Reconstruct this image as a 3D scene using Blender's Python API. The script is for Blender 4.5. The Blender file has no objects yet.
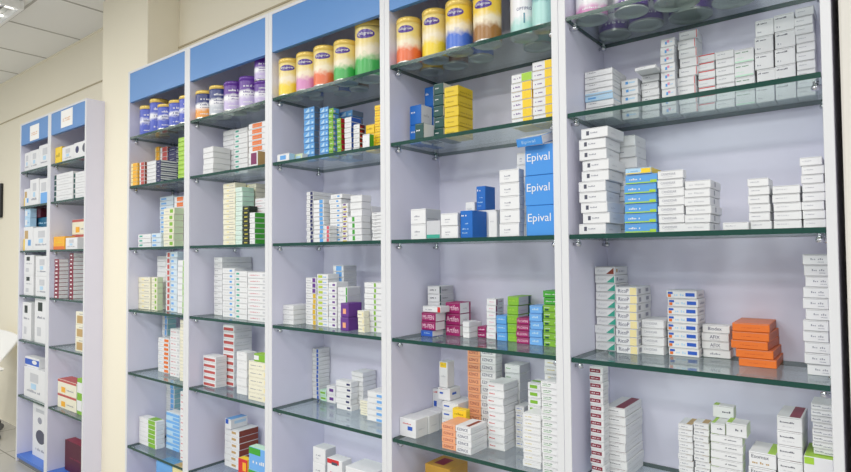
import bpy, bmesh, math, random
from mathutils import Vector, Matrix, Euler
scene=bpy.context.scene
COL=scene.collection
R_=random.Random(7)
# ------------------------------------------------------------------ constants (metres; x along the wall, y into the wall, z up)
HC=1.336
DEP=0.261
HT,HB,LT,LB=2.2687,2.121,2.2223,2.0893
hs={1: 1.9436, 2: 1.6939, 3: 1.3844, 4: 1.074, 5: 0.7615, 6: 0.3981, 7: 0.04}
lh={1: 1.9105, 2: 1.6787, 3: 1.3851, 4: 1.0921, 5: 0.7978, 6: 0.4331, 7: 0.0454}
XB={1: (-3.0005, -2.4747), 2: (-2.4304, -1.8834), 3: (-1.8404, -1.278), 4: (-1.2361, -0.6723), 5: (-0.6328, -0.0917), 8: (-4.5395, -4.0743), 9: (-4.0243, -3.5343)}
FPX=585.033
CF=[-0.618266, 0.785309, 0.032196]
CR=[0.785532, 0.618769, -0.007987]
CU=[0.026194, -0.020353, 0.99945]
LAMP_A,LAMP_B,WORLD,EXPO=14.,21.,.62,-.05
# box printing: 'front,side,top|face shape u0 v0 u1 v1 colour [word]'
# stacks: bay, shelf, x, width, front y, depth, base z, box height, count, printing, description ...
ST={
 'logo':'w,w,w|F r .19 .3 .3 .75 ink;F d .36 .45 .62 .62 gry;S d .2 .35 .45 .55 lgr',
 'plain':'w,w,w|F d .12 .5 .6 .68 gry;F d .12 .22 .4 .34 lgr',
 'tiny':'w,w,w|F d .1 .6 .45 .78 ink;F d .5 .3 .8 .42 lgr;S d .15 .4 .6 .6 lgr',
 'lblue':'lbl,w,lbl|F r .1 .35 .4 .65 sky;F d .5 .4 .9 .6 w',
 'pale':'w,w,w|F r 0 0 1 .3 lbl;F d .1 .5 .5 .7 gry',
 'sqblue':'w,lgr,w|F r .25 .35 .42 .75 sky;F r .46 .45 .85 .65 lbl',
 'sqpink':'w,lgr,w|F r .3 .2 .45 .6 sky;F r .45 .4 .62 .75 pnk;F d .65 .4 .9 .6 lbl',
 'redge':'w,w,w|F d .12 .45 .55 .62 gry;F r .96 0 1 1 red',
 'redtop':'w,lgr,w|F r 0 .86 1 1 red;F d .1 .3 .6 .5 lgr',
 'greentxt':'w,w,w|F d .05 .72 .75 .86 gtx;F d .05 .3 .5 .4 mint;F r 0 .0 1 .12 mint',
 'bigtxt':'w,w,w|F d .06 .74 .66 .86 ink;F d .1 .2 .35 .32 gry',
 'dashes':'w,w,w|F d .1 .5 .55 .64 gry',
 'bluegrn':'sky,sky,sky|F r 0 0 1 .14 lime;F d .12 .4 .5 .7 w;F r .8 .1 1 .35 lime',
 'bluyel':'lbl,yel,lbl|F r .62 .1 1 .9 yel;F d .1 .35 .5 .65 sky;F r 0 0 1 .15 yel',
 'cand':'w,w,w|F t .12 .42 .72 .74 gry CANDESAR;F d .2 .2 .6 .3 lgr',
 'grayt':'w,w,w|F d .14 .38 .78 .66 lgr;S r .35 .2 .45 .9 gry',
 'teal':'w,w,w|F t .1 .34 .56 .72 lgr Asart;F g .58 .05 .98 .95 tea;S r .1 .3 .2 .75 gry;S d .3 .3 .75 .7 gry',
 'browntri':'w,w,w|F t .1 .34 .56 .72 lgr Asart;F g .58 .05 .98 .95 brn;S r .1 .3 .2 .75 tan;S d .3 .3 .75 .7 gry',
 'ricp':'w,w,w|F t .1 .26 .62 .8 nvy RicoP;F r .68 0 1 1 cre;S r .1 .2 .25 .8 gry;S r .6 .3 .8 .8 gry',
 'bluestrk':'w,w,w|F r .03 .1 .14 .5 ora;F r .03 .55 .2 .85 cob;F d .25 .3 .6 .7 lbl;F r .64 .25 .95 .75 cob;S d .2 .3 .8 .7 gry',
 'biodex':'w,w,w|F t .2 .3 .72 .78 nvy Biodex',
 'afix':'w,w,w|F t .3 .3 .68 .78 nvy AFIX;F d .3 .1 .7 .2 gry',
 'cript':'w,w,w|F d .25 .35 .7 .7 gry',
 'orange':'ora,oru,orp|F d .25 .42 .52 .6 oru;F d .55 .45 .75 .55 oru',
 'greyt2':'w,w,w|F d .3 .45 .85 .7 gry;F d .6 .2 .85 .34 gry',
 'maroont':'w,w,w|F r .0 .22 .84 .8 mar;F d .1 .42 .7 .66 w;S d .2 .3 .8 .6 lgr',
 'maroontop':'w,w,w|F d .1 .55 .7 .7 ink;F d .2 .25 .75 .36 lgr;T r .5 0 .95 1 mar;S d .1 .6 .9 .72 lgr',
 'tantop':'w,w,w|F d .06 .4 .7 .66 gry;T r .55 0 .98 1 tan',
 'greentop':'w,pgr,w|F d .45 .45 .85 .66 ink;T r 0 0 .25 1 lime',
 'ygtxt':'w,w,w|F t .08 .6 .75 .85 ink Esomax;F d .1 .2 .8 .4 tan;T r .7 0 1 1 lime',
 'twotxt':'w,w,w|F d .05 .4 .45 .75 gry;F d .5 .25 .95 .6 gry',
 'grnbox':'w,w,lime|F r 0 .8 .35 1 lime;F d .1 .4 .8 .6 lgr',
 'bluewhite':'blu,w,blu|F d .12 .6 .5 .75 w;S d .2 .4 .7 .6 lgr',
 'dkgrn':'dgr,w,dgr|F d .15 .5 .65 .68 w',
 'yelside':'yld,yld,yld|F d .15 .4 .7 .6 olv;S d .1 .3 .9 .5 olv;S r 0 0 1 .06 olv',
 'ywhite':'w,yel,yel|F d .1 .4 .45 .66 vio;F r .55 0 1 1 yel',
 'ywgreen':'w,lime,lime|F d .1 .4 .45 .66 vio;F r .5 0 1 1 lime',
 'white':'w,w,w|F d .2 .6 .7 .7 lgr',
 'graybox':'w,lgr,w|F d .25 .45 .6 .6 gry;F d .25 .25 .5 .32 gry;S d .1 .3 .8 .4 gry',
 'tealbot':'lgr,w,w|F r 0 0 1 .22 tea',
 'bluetall':'blu,blu,blu|F d .08 .8 .5 .9 w;F d .4 .5 .7 .56 lbl;F d .15 .3 .7 .36 lbl;F d .15 .15 .6 .2 lbl',
 'epival':'epi,epi,epi|F t .05 .38 .86 .74 w Epival',
 'epiflat':'epi,w,w|F t .2 .2 .75 .7 lbl Epival',
 'magmi':'mag,w,mag|F t .08 .2 .9 .75 pkw MI-FEN',
 'bluebase':'cob,w,cob|F d .3 .5 .8 .75 lbl',
 'whitered':'w,w,w|F r .84 0 1 1 red;F d .15 .35 .6 .65 gry',
 'dashdark':'w,lgr,w|F d .2 .4 .75 .65 ink;S r 0 0 .08 1 dgr;S d .2 .4 .6 .6 ink',  # white boxes; the grey side colour paints in their shaded side
 'artifen':'mag,w,mag|F t .06 .28 .92 .78 pkw Artifen;S r .82 0 .96 1 mag;S d .3 .4 .6 .55 gry',
 'magsm':'mag,w,mag|F d .1 .35 .9 .7 pkw',
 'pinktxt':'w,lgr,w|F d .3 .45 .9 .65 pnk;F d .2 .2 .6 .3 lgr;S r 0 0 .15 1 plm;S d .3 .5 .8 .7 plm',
 'ltblue':'sky,sky,sky|F d .12 .5 .9 .72 lbl',
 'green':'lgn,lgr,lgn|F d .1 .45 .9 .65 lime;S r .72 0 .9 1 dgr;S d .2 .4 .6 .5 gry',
 'floxin':'mag,w,mag|F t .08 .3 .92 .75 pkw FLOXIN',
 'ltblue2':'skb,skb,skb|F d .2 .4 .75 .8 lbl',
 'grnmix':'lgn,lgn,lgn|F d .05 .55 .4 .8 w;F r .1 .1 .35 .4 dgr;F d .75 .4 1 .7 w',
 'grnpure':'grn,grn,grn|F d .12 .4 .9 .62 w',
 'lying':'w,w,w|F d .2 .7 .75 .8 red;F r .5 .38 .8 .6 cob;S d .2 .4 .8 .5 lgr',
 'upblue':'w,w,w|F d .1 .9 .5 .96 red;F r .12 .5 .42 .66 cob;S r .2 .45 .6 .65 cob',
 'yeltop':'w,w,w|F r .1 .78 .9 .98 yel;F d .3 .86 .7 .92 ink;F d .2 .4 .8 .5 lgr',
 'yelbox':'yel,yel,yel|F d .15 .4 .8 .7 olv',
 'blumark':'w,w,w|F r .1 .4 .45 .6 cob',
 'peach':'pch,w,pch|F t .12 .28 .88 .75 mar EZINCE',
 'ezince':'w,w,w|F t .1 .28 .82 .75 nvy EZINCE;T r .55 .1 .8 .9 brn;S d .2 .3 .8 .5 lgr',
 'redtxt':'w,w,w|F d .08 .42 .42 .68 red;S d .1 .7 .9 .8 lgr',
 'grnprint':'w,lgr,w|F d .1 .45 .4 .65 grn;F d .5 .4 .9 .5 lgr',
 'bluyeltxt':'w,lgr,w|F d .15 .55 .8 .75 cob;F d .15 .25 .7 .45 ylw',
 'yeltxt':'w,w,w|F d .12 .42 .5 .64 ylw;F d .55 .5 .9 .6 lgr',
 'grntxt':'w,w,w|F d .1 .55 .65 .78 gtx;F d .1 .25 .6 .42 grn',
 'limetxt':'w,w,w|F r .15 .25 .75 .75 lgn;T r 0 .3 1 .6 lgn',
 'yelwht':'w,w,w|F d .2 .5 .7 .75 ylw',
 'brownbox':'ochre,ochre,ochre|F d .2 .4 .8 .6 brn;T r .2 .2 .6 .8 mar',
 'flatblue':'w,lbl,w|F r .25 .2 .75 .8 sky',
 'flatgrn':'pgr,w,pgr|F r 0 .2 .3 .8 lime;F r .5 .3 .9 .7 lbl',
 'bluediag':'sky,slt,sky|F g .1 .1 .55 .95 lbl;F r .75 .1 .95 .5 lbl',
 'limeblue':'lgn,sky,lgn|F d .15 .4 .8 .7 w;S r 0 .1 .3 .6 w',
 'limered':'lgn,red,lgn|F d .15 .4 .8 .7 w',
 'redorg':'red,red,red|F d .2 .3 .8 .7 w',
 'wbluesd':'w,cob,w|F d .15 .5 .8 .7 gry',
 'wmaroon':'w,dmr,w|F d .15 .4 .7 .6 gry;S r .1 .1 .5 .4 red',
 'yelred':'yel,yel,yel|F d .1 .3 .9 .6 red',
 'wgrnsd':'w,grn,w|F d .1 .4 .6 .6 lgr',
 'navystripe':'w,w,w|F r .6 0 1 1 nvy;F d .1 .4 .5 .6 gry;S d .1 .4 .9 .5 lgr',
 'skystripe':'w,w,w|F r .6 0 .95 1 sky;S d .1 .4 .9 .5 lgr',
 'redend':'w,w,w|F r .5 0 1 1 rse;F d .1 .4 .45 .6 gry',
 'bluelogo':'w,w,w|F r .6 .3 .8 .7 sky;F d .1 .4 .5 .6 lgr',
 'bluetopyel':'w,w,w|F r .2 .5 .7 .9 vio;F r .1 0 .9 .25 ylw',
 'grnstripe':'w,w,w|F r .32 .1 .5 .9 grn;F d .6 .4 .9 .5 lgr',
 'purpstripe':'w,w,w|F r .66 .05 .96 .95 vio;F d .1 .4 .5 .6 gry',
 'yelstripe':'w,w,w|F r .7 0 .98 1 yam;F d .1 .4 .5 .6 gry;S d .1 .4 .9 .5 lgr',
 'ygemblem':'w,w,w|F r .1 .2 .5 .8 ylg;F d .55 .3 .9 .6 sky',
 'purpdots':'w,w,w|F r .5 .3 .85 .7 vio;F d .1 .4 .4 .6 lbl',
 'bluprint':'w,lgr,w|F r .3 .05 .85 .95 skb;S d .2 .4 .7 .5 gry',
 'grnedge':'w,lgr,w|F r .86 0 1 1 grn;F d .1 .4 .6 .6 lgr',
 'purple':'vio,vio,vio|F r .3 .2 .7 .6 pch',
 'ygmid':'w,w,w|F r .5 .1 .6 .9 lgn;F d .1 .4 .4 .5 lgr',
 'bluer':'w,w,w|F r .68 0 .98 1 cob;F d .1 .4 .6 .5 lgr;S d .1 .4 .9 .5 lgr',
 'smgrn':'mint,w,mint|F r .1 .3 .9 .7 lgn',
 'purpsm':'w,w,w|F r .3 .3 .8 .7 vio',
 'darkdot':'w,w,w|F r .72 .3 .95 .7 nvy;F d .1 .4 .6 .5 lgr',
 'whiteblue':'w,lbl,w|F r .5 .1 .95 .6 skb',
 'cream':'crw,crw,w|F d .1 .4 .7 .6 gry;F r .8 .2 .95 .8 cre',
 'redblk':'w,w,w|F r 0 .75 .8 1 red;F r .3 .7 .7 .85 ink;F d .2 .2 .7 .4 rse',
 'purporg':'w,tan,w|F r .1 .1 .9 .9 plm',
 'orgtop':'w,tan,w|F r .2 .1 .7 .9 ora;F d .1 .4 .9 .5 lgr',
 'ylwhite':'crw,crw,w|F r .3 .4 .5 .7 cre;F d .5 .3 .9 .5 gry',
 'tealbox':'crg,mint,w|F d .1 .4 .8 .5 tea',
 'blackgrn':'blk,blk,blk|F r .3 .2 .8 .6 gld',
 'dkteal':'tea,tea,tea|F d .2 .3 .8 .6 w',
 'reddots':'w,w,w|F d .1 .4 .6 .6 rse;F r .75 .3 .95 .7 lgr',
 'redwhite':'w,w,w|F r .05 .15 .95 .62 rds;S d .1 .3 .9 .5 lgr',
 'limebox':'lgn,lime,lime|F r 0 .2 .4 .8 w',
 'brownside':'w,brn,w|F r .5 .3 .8 .7 tan',
 'bluetop':'w,w,skb|F r .1 .5 .6 1 cob;S r .2 .5 .9 .8 lbl',
 'redyel':'red,yel,yel|F r .5 .2 .9 .8 amb',
 'bluegreen':'skb,w,mint|F r 0 .7 .6 1 grn;F d .2 .3 .8 .5 w',
 'yelamb':'cre,amb,amb|F r .3 0 1 1 amb',
 'redbrn':'w,brn,w|F r .3 0 1 1 rds',
 'navy':'nvy,w,w|F d .2 .4 .8 .6 w;S r 0 .3 1 .6 nvy',
 'lime':'lime,lime,lime|F d .1 .4 .9 .5 w',
 'dots3':'w,w,w|F r .1 .3 .35 .7 tea;F d .5 .4 .9 .5 lgr',
 'bluside':'blw,blw,w|F r .1 .2 .5 .6 skb',
 'ygreen':'crw,pgr,w|F r .6 .2 .9 .8 lgn;F d .1 .4 .5 .6 lgr',
 'redstr':'w,w,w|F r .3 .1 .9 .9 rds',
 'orgstr':'w,w,w|F r .55 .1 .95 .8 ora;F d .1 .4 .4 .5 sky',
 'tealdk':'w,tla,w|F r .55 0 .95 1 skb;F d .1 .4 .5 .6 lgr',
 'wgrnend':'w,w,w|F r 0 0 .12 .9 dgr;F d .3 .4 .8 .6 lgr',
 'limestr':'w,w,w|F r .55 0 .95 1 lgn;T r .5 0 .9 1 lgn',
 'bluband':'lbl,w,w|F r 0 .55 1 .9 skb;S r 0 .3 .8 .6 lbl;F r .5 0 1 .4 skb',
 'pinkish':'w,w,w|F d .1 .4 .9 .7 rse',
 'blueflat':'skb,cob,skb|F d .2 .4 .8 .6 w',
 'amberflat':'cre,rds,amb|F r .4 .1 .9 .8 amb',
 'ctn':'w,w,w|F r .3 .55 .7 .85 lgr;F d .15 .2 .8 .3 gry;F r .35 .32 .6 .5 lbl',
 'ctnphoto':'w,w,w|F r .12 .5 .5 .85 tan;F r .5 .2 .8 .45 sky;F r 0 0 .15 .5 yel',
 'ctndark':'w,w,w|F r .25 .72 .6 .92 blk;F d .2 .55 .8 .62 gry;F r .2 .15 .5 .35 lgr',
 'ctnblue':'w,w,w|F r .1 0 1 .45 skb;F r .15 .5 .6 .85 lgr',
 'ctnpot':'w,w,w|F e .2 .25 .75 .5 ink;F e .3 .6 .55 .72 gry;F d .2 .12 .8 .18 gry;F r .2 .8 .8 .86 lgr',
 'ctnteal':'dtl,dtl,dtl|F d .2 .4 .8 .6 lbl',
 'ctnpale':'lbl,lbl,w|F r .1 .2 .5 .8 w;F d .55 .4 .9 .6 sky',
 'ctnmar':'dmr,dmr,mar|F d .2 .45 .7 .53 mar',
 'ctnbw':'w,w,w|F r 0 .15 1 .8 cob;F e .5 .3 .85 .75 w',
 'ctnred':'crw,w,rds|F r 0 .84 1 1 rds;F r .2 .12 .42 .5 amb;F d .5 .3 .9 .42 gry',
 'ctnor':'amb,amb,yel|F r 0 0 1 .25 ora;F d .2 .5 .8 .7 yel',
 'ctncirc':'w,w,red|F e .1 .35 .35 .8 nvy;F e .6 .3 .95 .85 ink',
 'ctnbeige':'crw,tan,w|F r .1 .1 .6 .7 tan;F d .3 .8 .8 .9 gry',
 'marw':'mar,w,mar|F r .2 .2 .7 .6 w;S d .2 .4 .8 .5 lgr',
}
STACKS=[
 (5, 2, -0.6298, 0.077, 1.5022, 0.1067, 1.6939, 0.01658, 8, 'tiny', 'white stack with two pale blue boxes', 0.0012, 0, 1, {'mix': {3: 'lblue', 4: 'pale'}}),
 (5, 2, -0.5503, 0.0445, 1.5579, 0.0891, 1.6939, 0.02162, 5, 'sqblue', 'short stack with blue square logos', 0.0012, 0, 1, {}),
 (5, 2, -0.5046, 0.0458, 1.5792, 0.0678, 1.6939, 0.01933, 6, 'tiny', 'short white stack beside the blue logos', 0.0012, 0, 1, {}),
 (5, 2, -0.5037, 0.0535, 1.53, 0.07, 1.8101, 0.01, 1, 'plain', 'white box lying back on two short stacks', 0.0012, 0, 0, {}),
 (5, 2, -0.4489, 0.0355, 1.5647, 0.06, 1.6939, 0.02203, 9, 'sqpink', 'tall stack with blue and pink squares', 0.0012, 0, 1, {}),
 (5, 2, -0.4123, 0.0447, 1.5853, 0.0617, 1.6939, 0.02379, 9, 'redge', 'tallest white stack with red right edges', 0.004, 1, 1, {}),
 (5, 2, -0.3663, 0.0403, 1.5949, 0.0521, 1.6939, 0.02082, 7, 'redtop', 'stack with thin red top edges', 0.0012, 0, 1, {}),
 (5, 2, -0.3241, 0.0421, 1.591, 0.056, 1.6939, 0.02061, 7, 'dashes', 'white stack between red and green print', 0.0012, 0, 1, {}),
 (5, 2, -0.281, 0.0427, 1.591, 0.056, 1.6939, 0.03486, 4, 'greentxt', 'stack with pale green print', 0.0012, 1, 1, {}),
 (5, 2, -0.2361, 0.0391, 1.591, 0.056, 1.6939, 0.03992, 5, 'bigtxt', 'tall stack of cube boxes beside green', 0.0012, 1, 1, {}),
 (5, 2, -0.1956, 0.0416, 1.591, 0.056, 1.6939, 0.04061, 5, 'bigtxt', 'second tall stack of cube boxes', 0.0012, 1, 1, {}),
 (5, 2, -0.1524, 0.0367, 1.591, 0.056, 1.6939, 0.02076, 10, 'dashes', 'tall flat box stack against right panel', 0.0012, 0, 1, {}),
 (5, 3, -0.6088, 0.0708, 1.41, 0.1049, 1.3844, 0.02683, 10, 'logo', 'tall leaning stack with square logos', 0.006, 1, 1, {}),
 (5, 3, -0.5847, 0.0795, 1.525, 0.085, 1.3844, 0.02897, 9, 'logo', 'white stack behind the tall logo stack', 0.004, 1, 1, {}),
 (5, 3, -0.4996, 0.0762, 1.42, 0.08, 1.3844, 0.0236, 6, 'bluegrn', 'blue boxed stack with green corners', 0.002, 1, 1, {}),
 (5, 3, -0.4957, 0.0618, 1.418, 0.08, 1.5263, 0.01562, 1, 'bluyel', 'blue and yellow box topping the blue stack', 0.0012, 0, 1, {}),
 (5, 3, -0.4198, 0.0578, 1.42, 0.0259, 1.3844, 0.02064, 7, 'cand', 'plain white stack beside the blue boxes', 0.002, 0, 1, {}),
 (5, 3, -0.361, 0.0546, 1.42, 0.1064, 1.3844, 0.01937, 6, 'grayt', 'white stack with grey end stripe', 0.002, 0, 1, {}),
 (5, 3, -0.282, 0.0506, 1.41, 0.06, 1.3844, 0.0174, 1, 'dashes', 'single flat white box lying alone', 0.0012, 0, 1, {}),
 (5, 3, -0.2291, 0.0402, 1.42, 0.07, 1.3844, 0.01841, 6, 'dashes', 'narrow white stack near the middle', 0.003, 0, 1, {}),
 (5, 3, -0.1854, 0.0498, 1.42, 0.07, 1.3844, 0.01819, 5, 'dashes', 'short wide white stack', 0.0012, 0, 1, {}),
 (5, 3, -0.1338, 0.039, 1.42, 0.07, 1.3844, 0.01821, 8, 'dashes', 'tall white stack touching right panel', 0.002, 0, 1, {}),
 (5, 4, -0.6298, 0.0558, 1.5467, 0.1003, 1.074, 0.02263, 10, 'teal', 'tall stack with teal triangles', 0.002, 0, 1, {'mix': {9: 'browntri'}}),
 (5, 4, -0.566, 0.0559, 1.5265, 0.1143, 1.074, 0.02175, 8, 'ricp', 'stack with black name and cream ends', 0.0012, 0, 1, {}),
 (5, 4, -0.5089, 0.057, 1.5551, 0.09, 1.074, 0.02248, 4, 'cand', 'low white stack with grey name', 0.0012, 0, 1, {}),
 (5, 4, -0.4469, 0.0731, 1.5701, 0.0769, 1.074, 0.02082, 8, 'bluestrk', 'stack streaked cobalt blue', 0.0012, 0, 1, {}),
 (5, 4, -0.3712, 0.063, 1.5947, 0.0399, 1.074, 0.02045, 4, 'biodex', 'low stack with bold black names', 0.003, 0, 1, {'mix': {2: 'afix', 1: 'afix', 0: 'cript'}}),
 (5, 4, -0.2872, 0.0761, 1.5163, 0.1307, 1.074, 0.01982, 5, 'orange', 'crooked pile of orange boxes', 0.007, 0, 1, {}),
 (5, 4, -0.1405, 0.0458, 1.4887, 0.06, 1.074, 0.02338, 11, 'greyt2', 'tall stack leaning on right panel', 0.0035, 0, 1, {}),
 (5, 5, -0.6088, 0.0355, 1.45, 0.0388, 0.7615, 0.01897, 15, 'maroont', 'tall stack with maroon labels', 0.0012, 0, 1, {}),
 (5, 5, -0.5849, 0.0535, 1.49, 0.1299, 0.7615, 0.02239, 8, 'maroontop', 'neat white stack with maroon lid', 0.0012, 0, 1, {}),
 (5, 5, -0.4103, 0.0332, 1.51, 0.0636, 0.7615, 0.01461, 11, 'tantop', 'thin stack with tan lid', 0.0012, 0, 1, {}),
 (5, 5, -0.3745, 0.0341, 1.51, 0.0416, 0.7615, 0.01539, 11, 'tantop', 'second thin stack with tan lid', 0.0012, 0, 1, {}),
 (5, 5, -0.3371, 0.0674, 1.505, 0.0349, 0.7615, 0.01873, 8, 'greentop', 'thin white boxes beneath green trimmed ones', 0.0012, 0, 1, {}),
 (5, 5, -0.3351, 0.0313, 1.505, 0.09, 0.9116, 0.02532, 1, 'greentop', 'left green edged box on thin stack', 0.0012, 1, 1, {}),
 (5, 5, -0.3026, 0.043, 1.505, 0.05, 0.9116, 0.03188, 1, 'greentop', 'right green edged box on thin stack', 0.0012, 1, 1, {}),
 (5, 5, -0.3414, 0.046, 1.5562, 0.03, 0.9372, 0.03041, 1, 'greentop', 'topmost green edged box', 0.0012, 1, 1, {}),
 (5, 5, -0.254, 0.0532, 1.48, 0.09, 0.7615, 0.0332, 4, 'ygtxt', 'low stack with lime lid corner', 0.0012, 1, 1, {}),
 (5, 5, -0.1981, 0.047, 1.48, 0.11, 0.7615, 0.03144, 7, 'maroontop', 'white stack with maroon stripe lid', 0.0012, 1, 1, {}),
 (5, 5, -0.1486, 0.0518, 1.46, 0.11, 0.7615, 0.07451, 2, 'grnbox', 'green topped box under a pile', 0.0012, 1, 1, {}),
 (5, 5, -0.134, 0.0391, 1.48, 0.07, 0.9108, 0.01341, 8, 'twotxt', 'crooked white pile on green box', 0.003, 0, 1, {}),
 (4, 2, -1.2122, 0.048, 1.46, 0.0588, 1.6939, 0.06392, 2, 'bluewhite', 'blue fronted pair', 0.0012, 1, 1, {}),
 (4, 2, -1.1412, 0.0349, 1.402, 0.0983, 1.6939, 0.04967, 1, 'dkgrn', 'small dark green fronted box', 0.0012, 1, 1, {}),
 (4, 2, -1.1965, 0.036, 1.52, 0.06, 1.6939, 0.06605, 3, 'bluewhite', 'blue boxes behind dark green ones', 0.0012, 1, 1, {}),
 (4, 2, -1.0976, 0.0379, 1.44, 0.1, 1.6939, 0.03488, 5, 'dkgrn', 'dark green column', 0.0012, 1, 1, {}),
 (4, 2, -1.0574, 0.0524, 1.44, 0.0819, 1.6939, 0.03124, 5, 'yelside', 'yellow cartons stack', 0.0012, 1, 1, {}),
 (4, 2, -0.828, 0.0664, 1.45, 0.08, 1.6939, 0.0252, 6, 'ywhite', 'white and yellow stack', 0.0012, 1, 1, {'mix': {5: 'ywgreen'}}),
 (4, 2, -0.7597, 0.0704, 1.45, 0.08, 1.6939, 0.02471, 7, 'ywhite', 'taller white and yellow stack', 0.0012, 1, 1, {}),
 (4, 3, -1.1778, 0.0606, 1.42, 0.0797, 1.3844, 0.04799, 2, 'graybox', 'pair of large plain white cartons', 0.0012, 1, 1, {}),
 (4, 3, -1.1009, 0.0525, 1.402, 0.012, 1.3844, 0.0552, 1, 'tealbot', 'white box with teal foot', 0.0012, 1, 1, {}),
 (4, 3, -1.046, 0.062, 1.402, 0.03, 1.3844, 0.03744, 2, 'graybox', 'two plain white cartons', 0.0012, 1, 1, {}),
 (4, 3, -0.9805, 0.0431, 1.41, 0.0788, 1.3844, 0.08011, 1, 'bluetall', 'large royal blue carton', 0.0012, 1, 1, {}),
 (4, 3, -0.9023, 0.0292, 1.44, 0.05, 1.3844, 0.07472, 1, 'white', 'narrow white box beside blue carton', 0.0012, 1, 1, {}),
 (4, 3, -1.0158, 0.0341, 1.49, 0.08, 1.3844, 0.05613, 2, 'white', 'small white boxes behind blue carton', 0.0012, 1, 1, {}),
 (4, 3, -0.9771, 0.033, 1.49, 0.0573, 1.4694, 0.07347, 1, 'bluetall', 'royal blue carton standing up high', 0.0012, 1, 1, {}),
 (4, 3, -0.9782, 0.0713, 1.49, 0.06, 1.3844, 0.08474, 1, 'white', 'white carton carrying upright blue one', 0.0012, 1, 1, {}),
 (4, 3, -0.8421, 0.0622, 1.402, 0.03, 1.3844, 0.03715, 5, 'graybox', 'column of white cartons', 0.0012, 1, 1, {}),
 (4, 3, -0.8295, 0.0353, 1.48, 0.06, 1.3844, 0.03454, 7, 'graybox', 'white column behind blue cartons', 0.0012, 1, 1, {}),
 (4, 3, -0.7611, 0.0858, 1.402, 0.07, 1.3844, 0.08072, 3, 'epival', 'light blue cartons with white name', 0.002, 1, 1, {}),
 (4, 3, -0.7716, 0.0751, 1.378, 0.07, 1.6268, 0.02344, 1, 'epiflat', 'flat blue and white box tilted on top', 0.0012, 0, 1, {'roll': -1.5, 'pitch': 17}),
 (4, 4, -1.1888, 0.0473, 1.4823, 0.06, 1.074, 0.0198, 1, 'bluebase', 'royal blue box', 0.0012, 0, 1, {}),
 (4, 4, -1.1897, 0.0578, 1.4851, 0.0514, 1.0941, 0.0283, 2, 'magmi', 'left magenta pair', 0.0012, 1, 1, {}),
 (4, 4, -1.19, 0.073, 1.4901, 0.05, 1.151, 0.02016, 1, 'whitered', 'white box with red end on magenta', 0.0012, 0, 1, {}),
 (4, 4, -1.2178, 0.0505, 1.555, 0.082, 1.074, 0.0263, 6, 'dashdark', 'back stack with dark dashes', 0.0012, 1, 0, {}),
 (4, 4, -1.1329, 0.0571, 1.5413, 0.0658, 1.074, 0.03599, 3, 'artifen', 'magenta boxes with white name', 0.0012, 1, 1, {}),
 (4, 4, -1.0575, 0.0251, 1.5277, 0.05, 1.074, 0.01711, 3, 'white', 'tiny white stack beside magenta', 0.0012, 0, 0, {}),
 (4, 4, -1.0655, 0.0293, 1.5789, 0.03, 1.074, 0.02275, 2, 'white', 'tiny white pair by magenta', 0.0012, 0, 0, {}),
 (4, 4, -1.0262, 0.0322, 1.5657, 0.05, 1.074, 0.01713, 2, 'magsm', 'small magenta pair', 0.0012, 0, 0, {}),
 (4, 4, -0.985, 0.0341, 1.5547, 0.0491, 1.074, 0.0208, 6, 'pinktxt', 'white stack with plum side stripe', 0.0012, 0, 0, {}),
 (4, 4, -0.9388, 0.0357, 1.5366, 0.06, 1.074, 0.02551, 3, 'ltblue', 'sky blue stack', 0.0012, 1, 1, {}),
 (4, 4, -0.9018, 0.0382, 1.5384, 0.0858, 1.074, 0.02716, 5, 'green', 'leaf green stack', 0.0012, 1, 1, {}),
 (4, 4, -0.8606, 0.0421, 1.5213, 0.06, 1.074, 0.01889, 4, 'floxin', 'right magenta stack', 0.0012, 0, 1, {}),
 (4, 4, -0.8152, 0.0407, 1.5181, 0.06, 1.074, 0.0228, 5, 'ltblue2', 'pale blue stack', 0.0012, 0, 1, {}),
 (4, 4, -0.7715, 0.0479, 1.5183, 0.06, 1.074, 0.01965, 6, 'grnmix', 'green stack with white marks', 0.0012, 0, 1, {}),
 (4, 4, -0.7702, 0.0479, 1.5183, 0.06, 1.1922, 0.02011, 2, 'grnpure', 'deep green pair on top', 0.0012, 0, 1, {}),
 (4, 5, -1.2331, 0.0672, 1.4273, 0.06, 0.7615, 0.05828, 1, 'lying', 'front carton of white row', 0.0012, 1, 1, {}),
 (4, 5, -1.2311, 0.0662, 1.4885, 0.058, 0.7615, 0.05728, 1, 'lying', 'middle carton of white row', 0.0012, 1, 1, {}),
 (4, 5, -1.2311, 0.0662, 1.549, 0.05, 0.7615, 0.05728, 1, 'lying', 'rear carton of white row', 0.0012, 1, 1, {}),
 (4, 5, -1.1352, 0.0628, 1.52, 0.1, 0.7615, 0.02616, 4, 'blumark', 'low white stack with blue marks', 0.0012, 1, 1, {}),
 (4, 5, -1.2608, 0.0432, 1.6002, 0.03, 0.7615, 0.11702, 1, 'upblue', 'upright white carton with red print', 0.0012, 1, 1, {}),
 (4, 5, -1.1597, 0.0478, 1.53, 0.0586, 0.8664, 0.0393, 1, 'upblue', 'white carton with blue panel on stack', 0.0012, 1, 1, {}),
 (4, 5, -1.1555, 0.0339, 1.533, 0.04, 0.906, 0.08403, 1, 'yeltop', 'tall white box with yellow top', 0.0012, 1, 1, {}),
 (4, 5, -1.0543, 0.05, 1.4088, 0.085, 0.7615, 0.01879, 4, 'peach', 'peach fronted low stack', 0.0012, 0, 1, {}),
 (4, 5, -0.9992, 0.0529, 1.4046, 0.0875, 0.7615, 0.01952, 4, 'ezince', 'white low stack with black name', 0.0012, 0, 1, {}),
 (4, 5, -1.0763, 0.052, 1.496, 0.0225, 0.7615, 0.0325, 3, 'yelbox', 'yellow boxes behind peach stack', 0.0012, 1, 1, {}),
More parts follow.
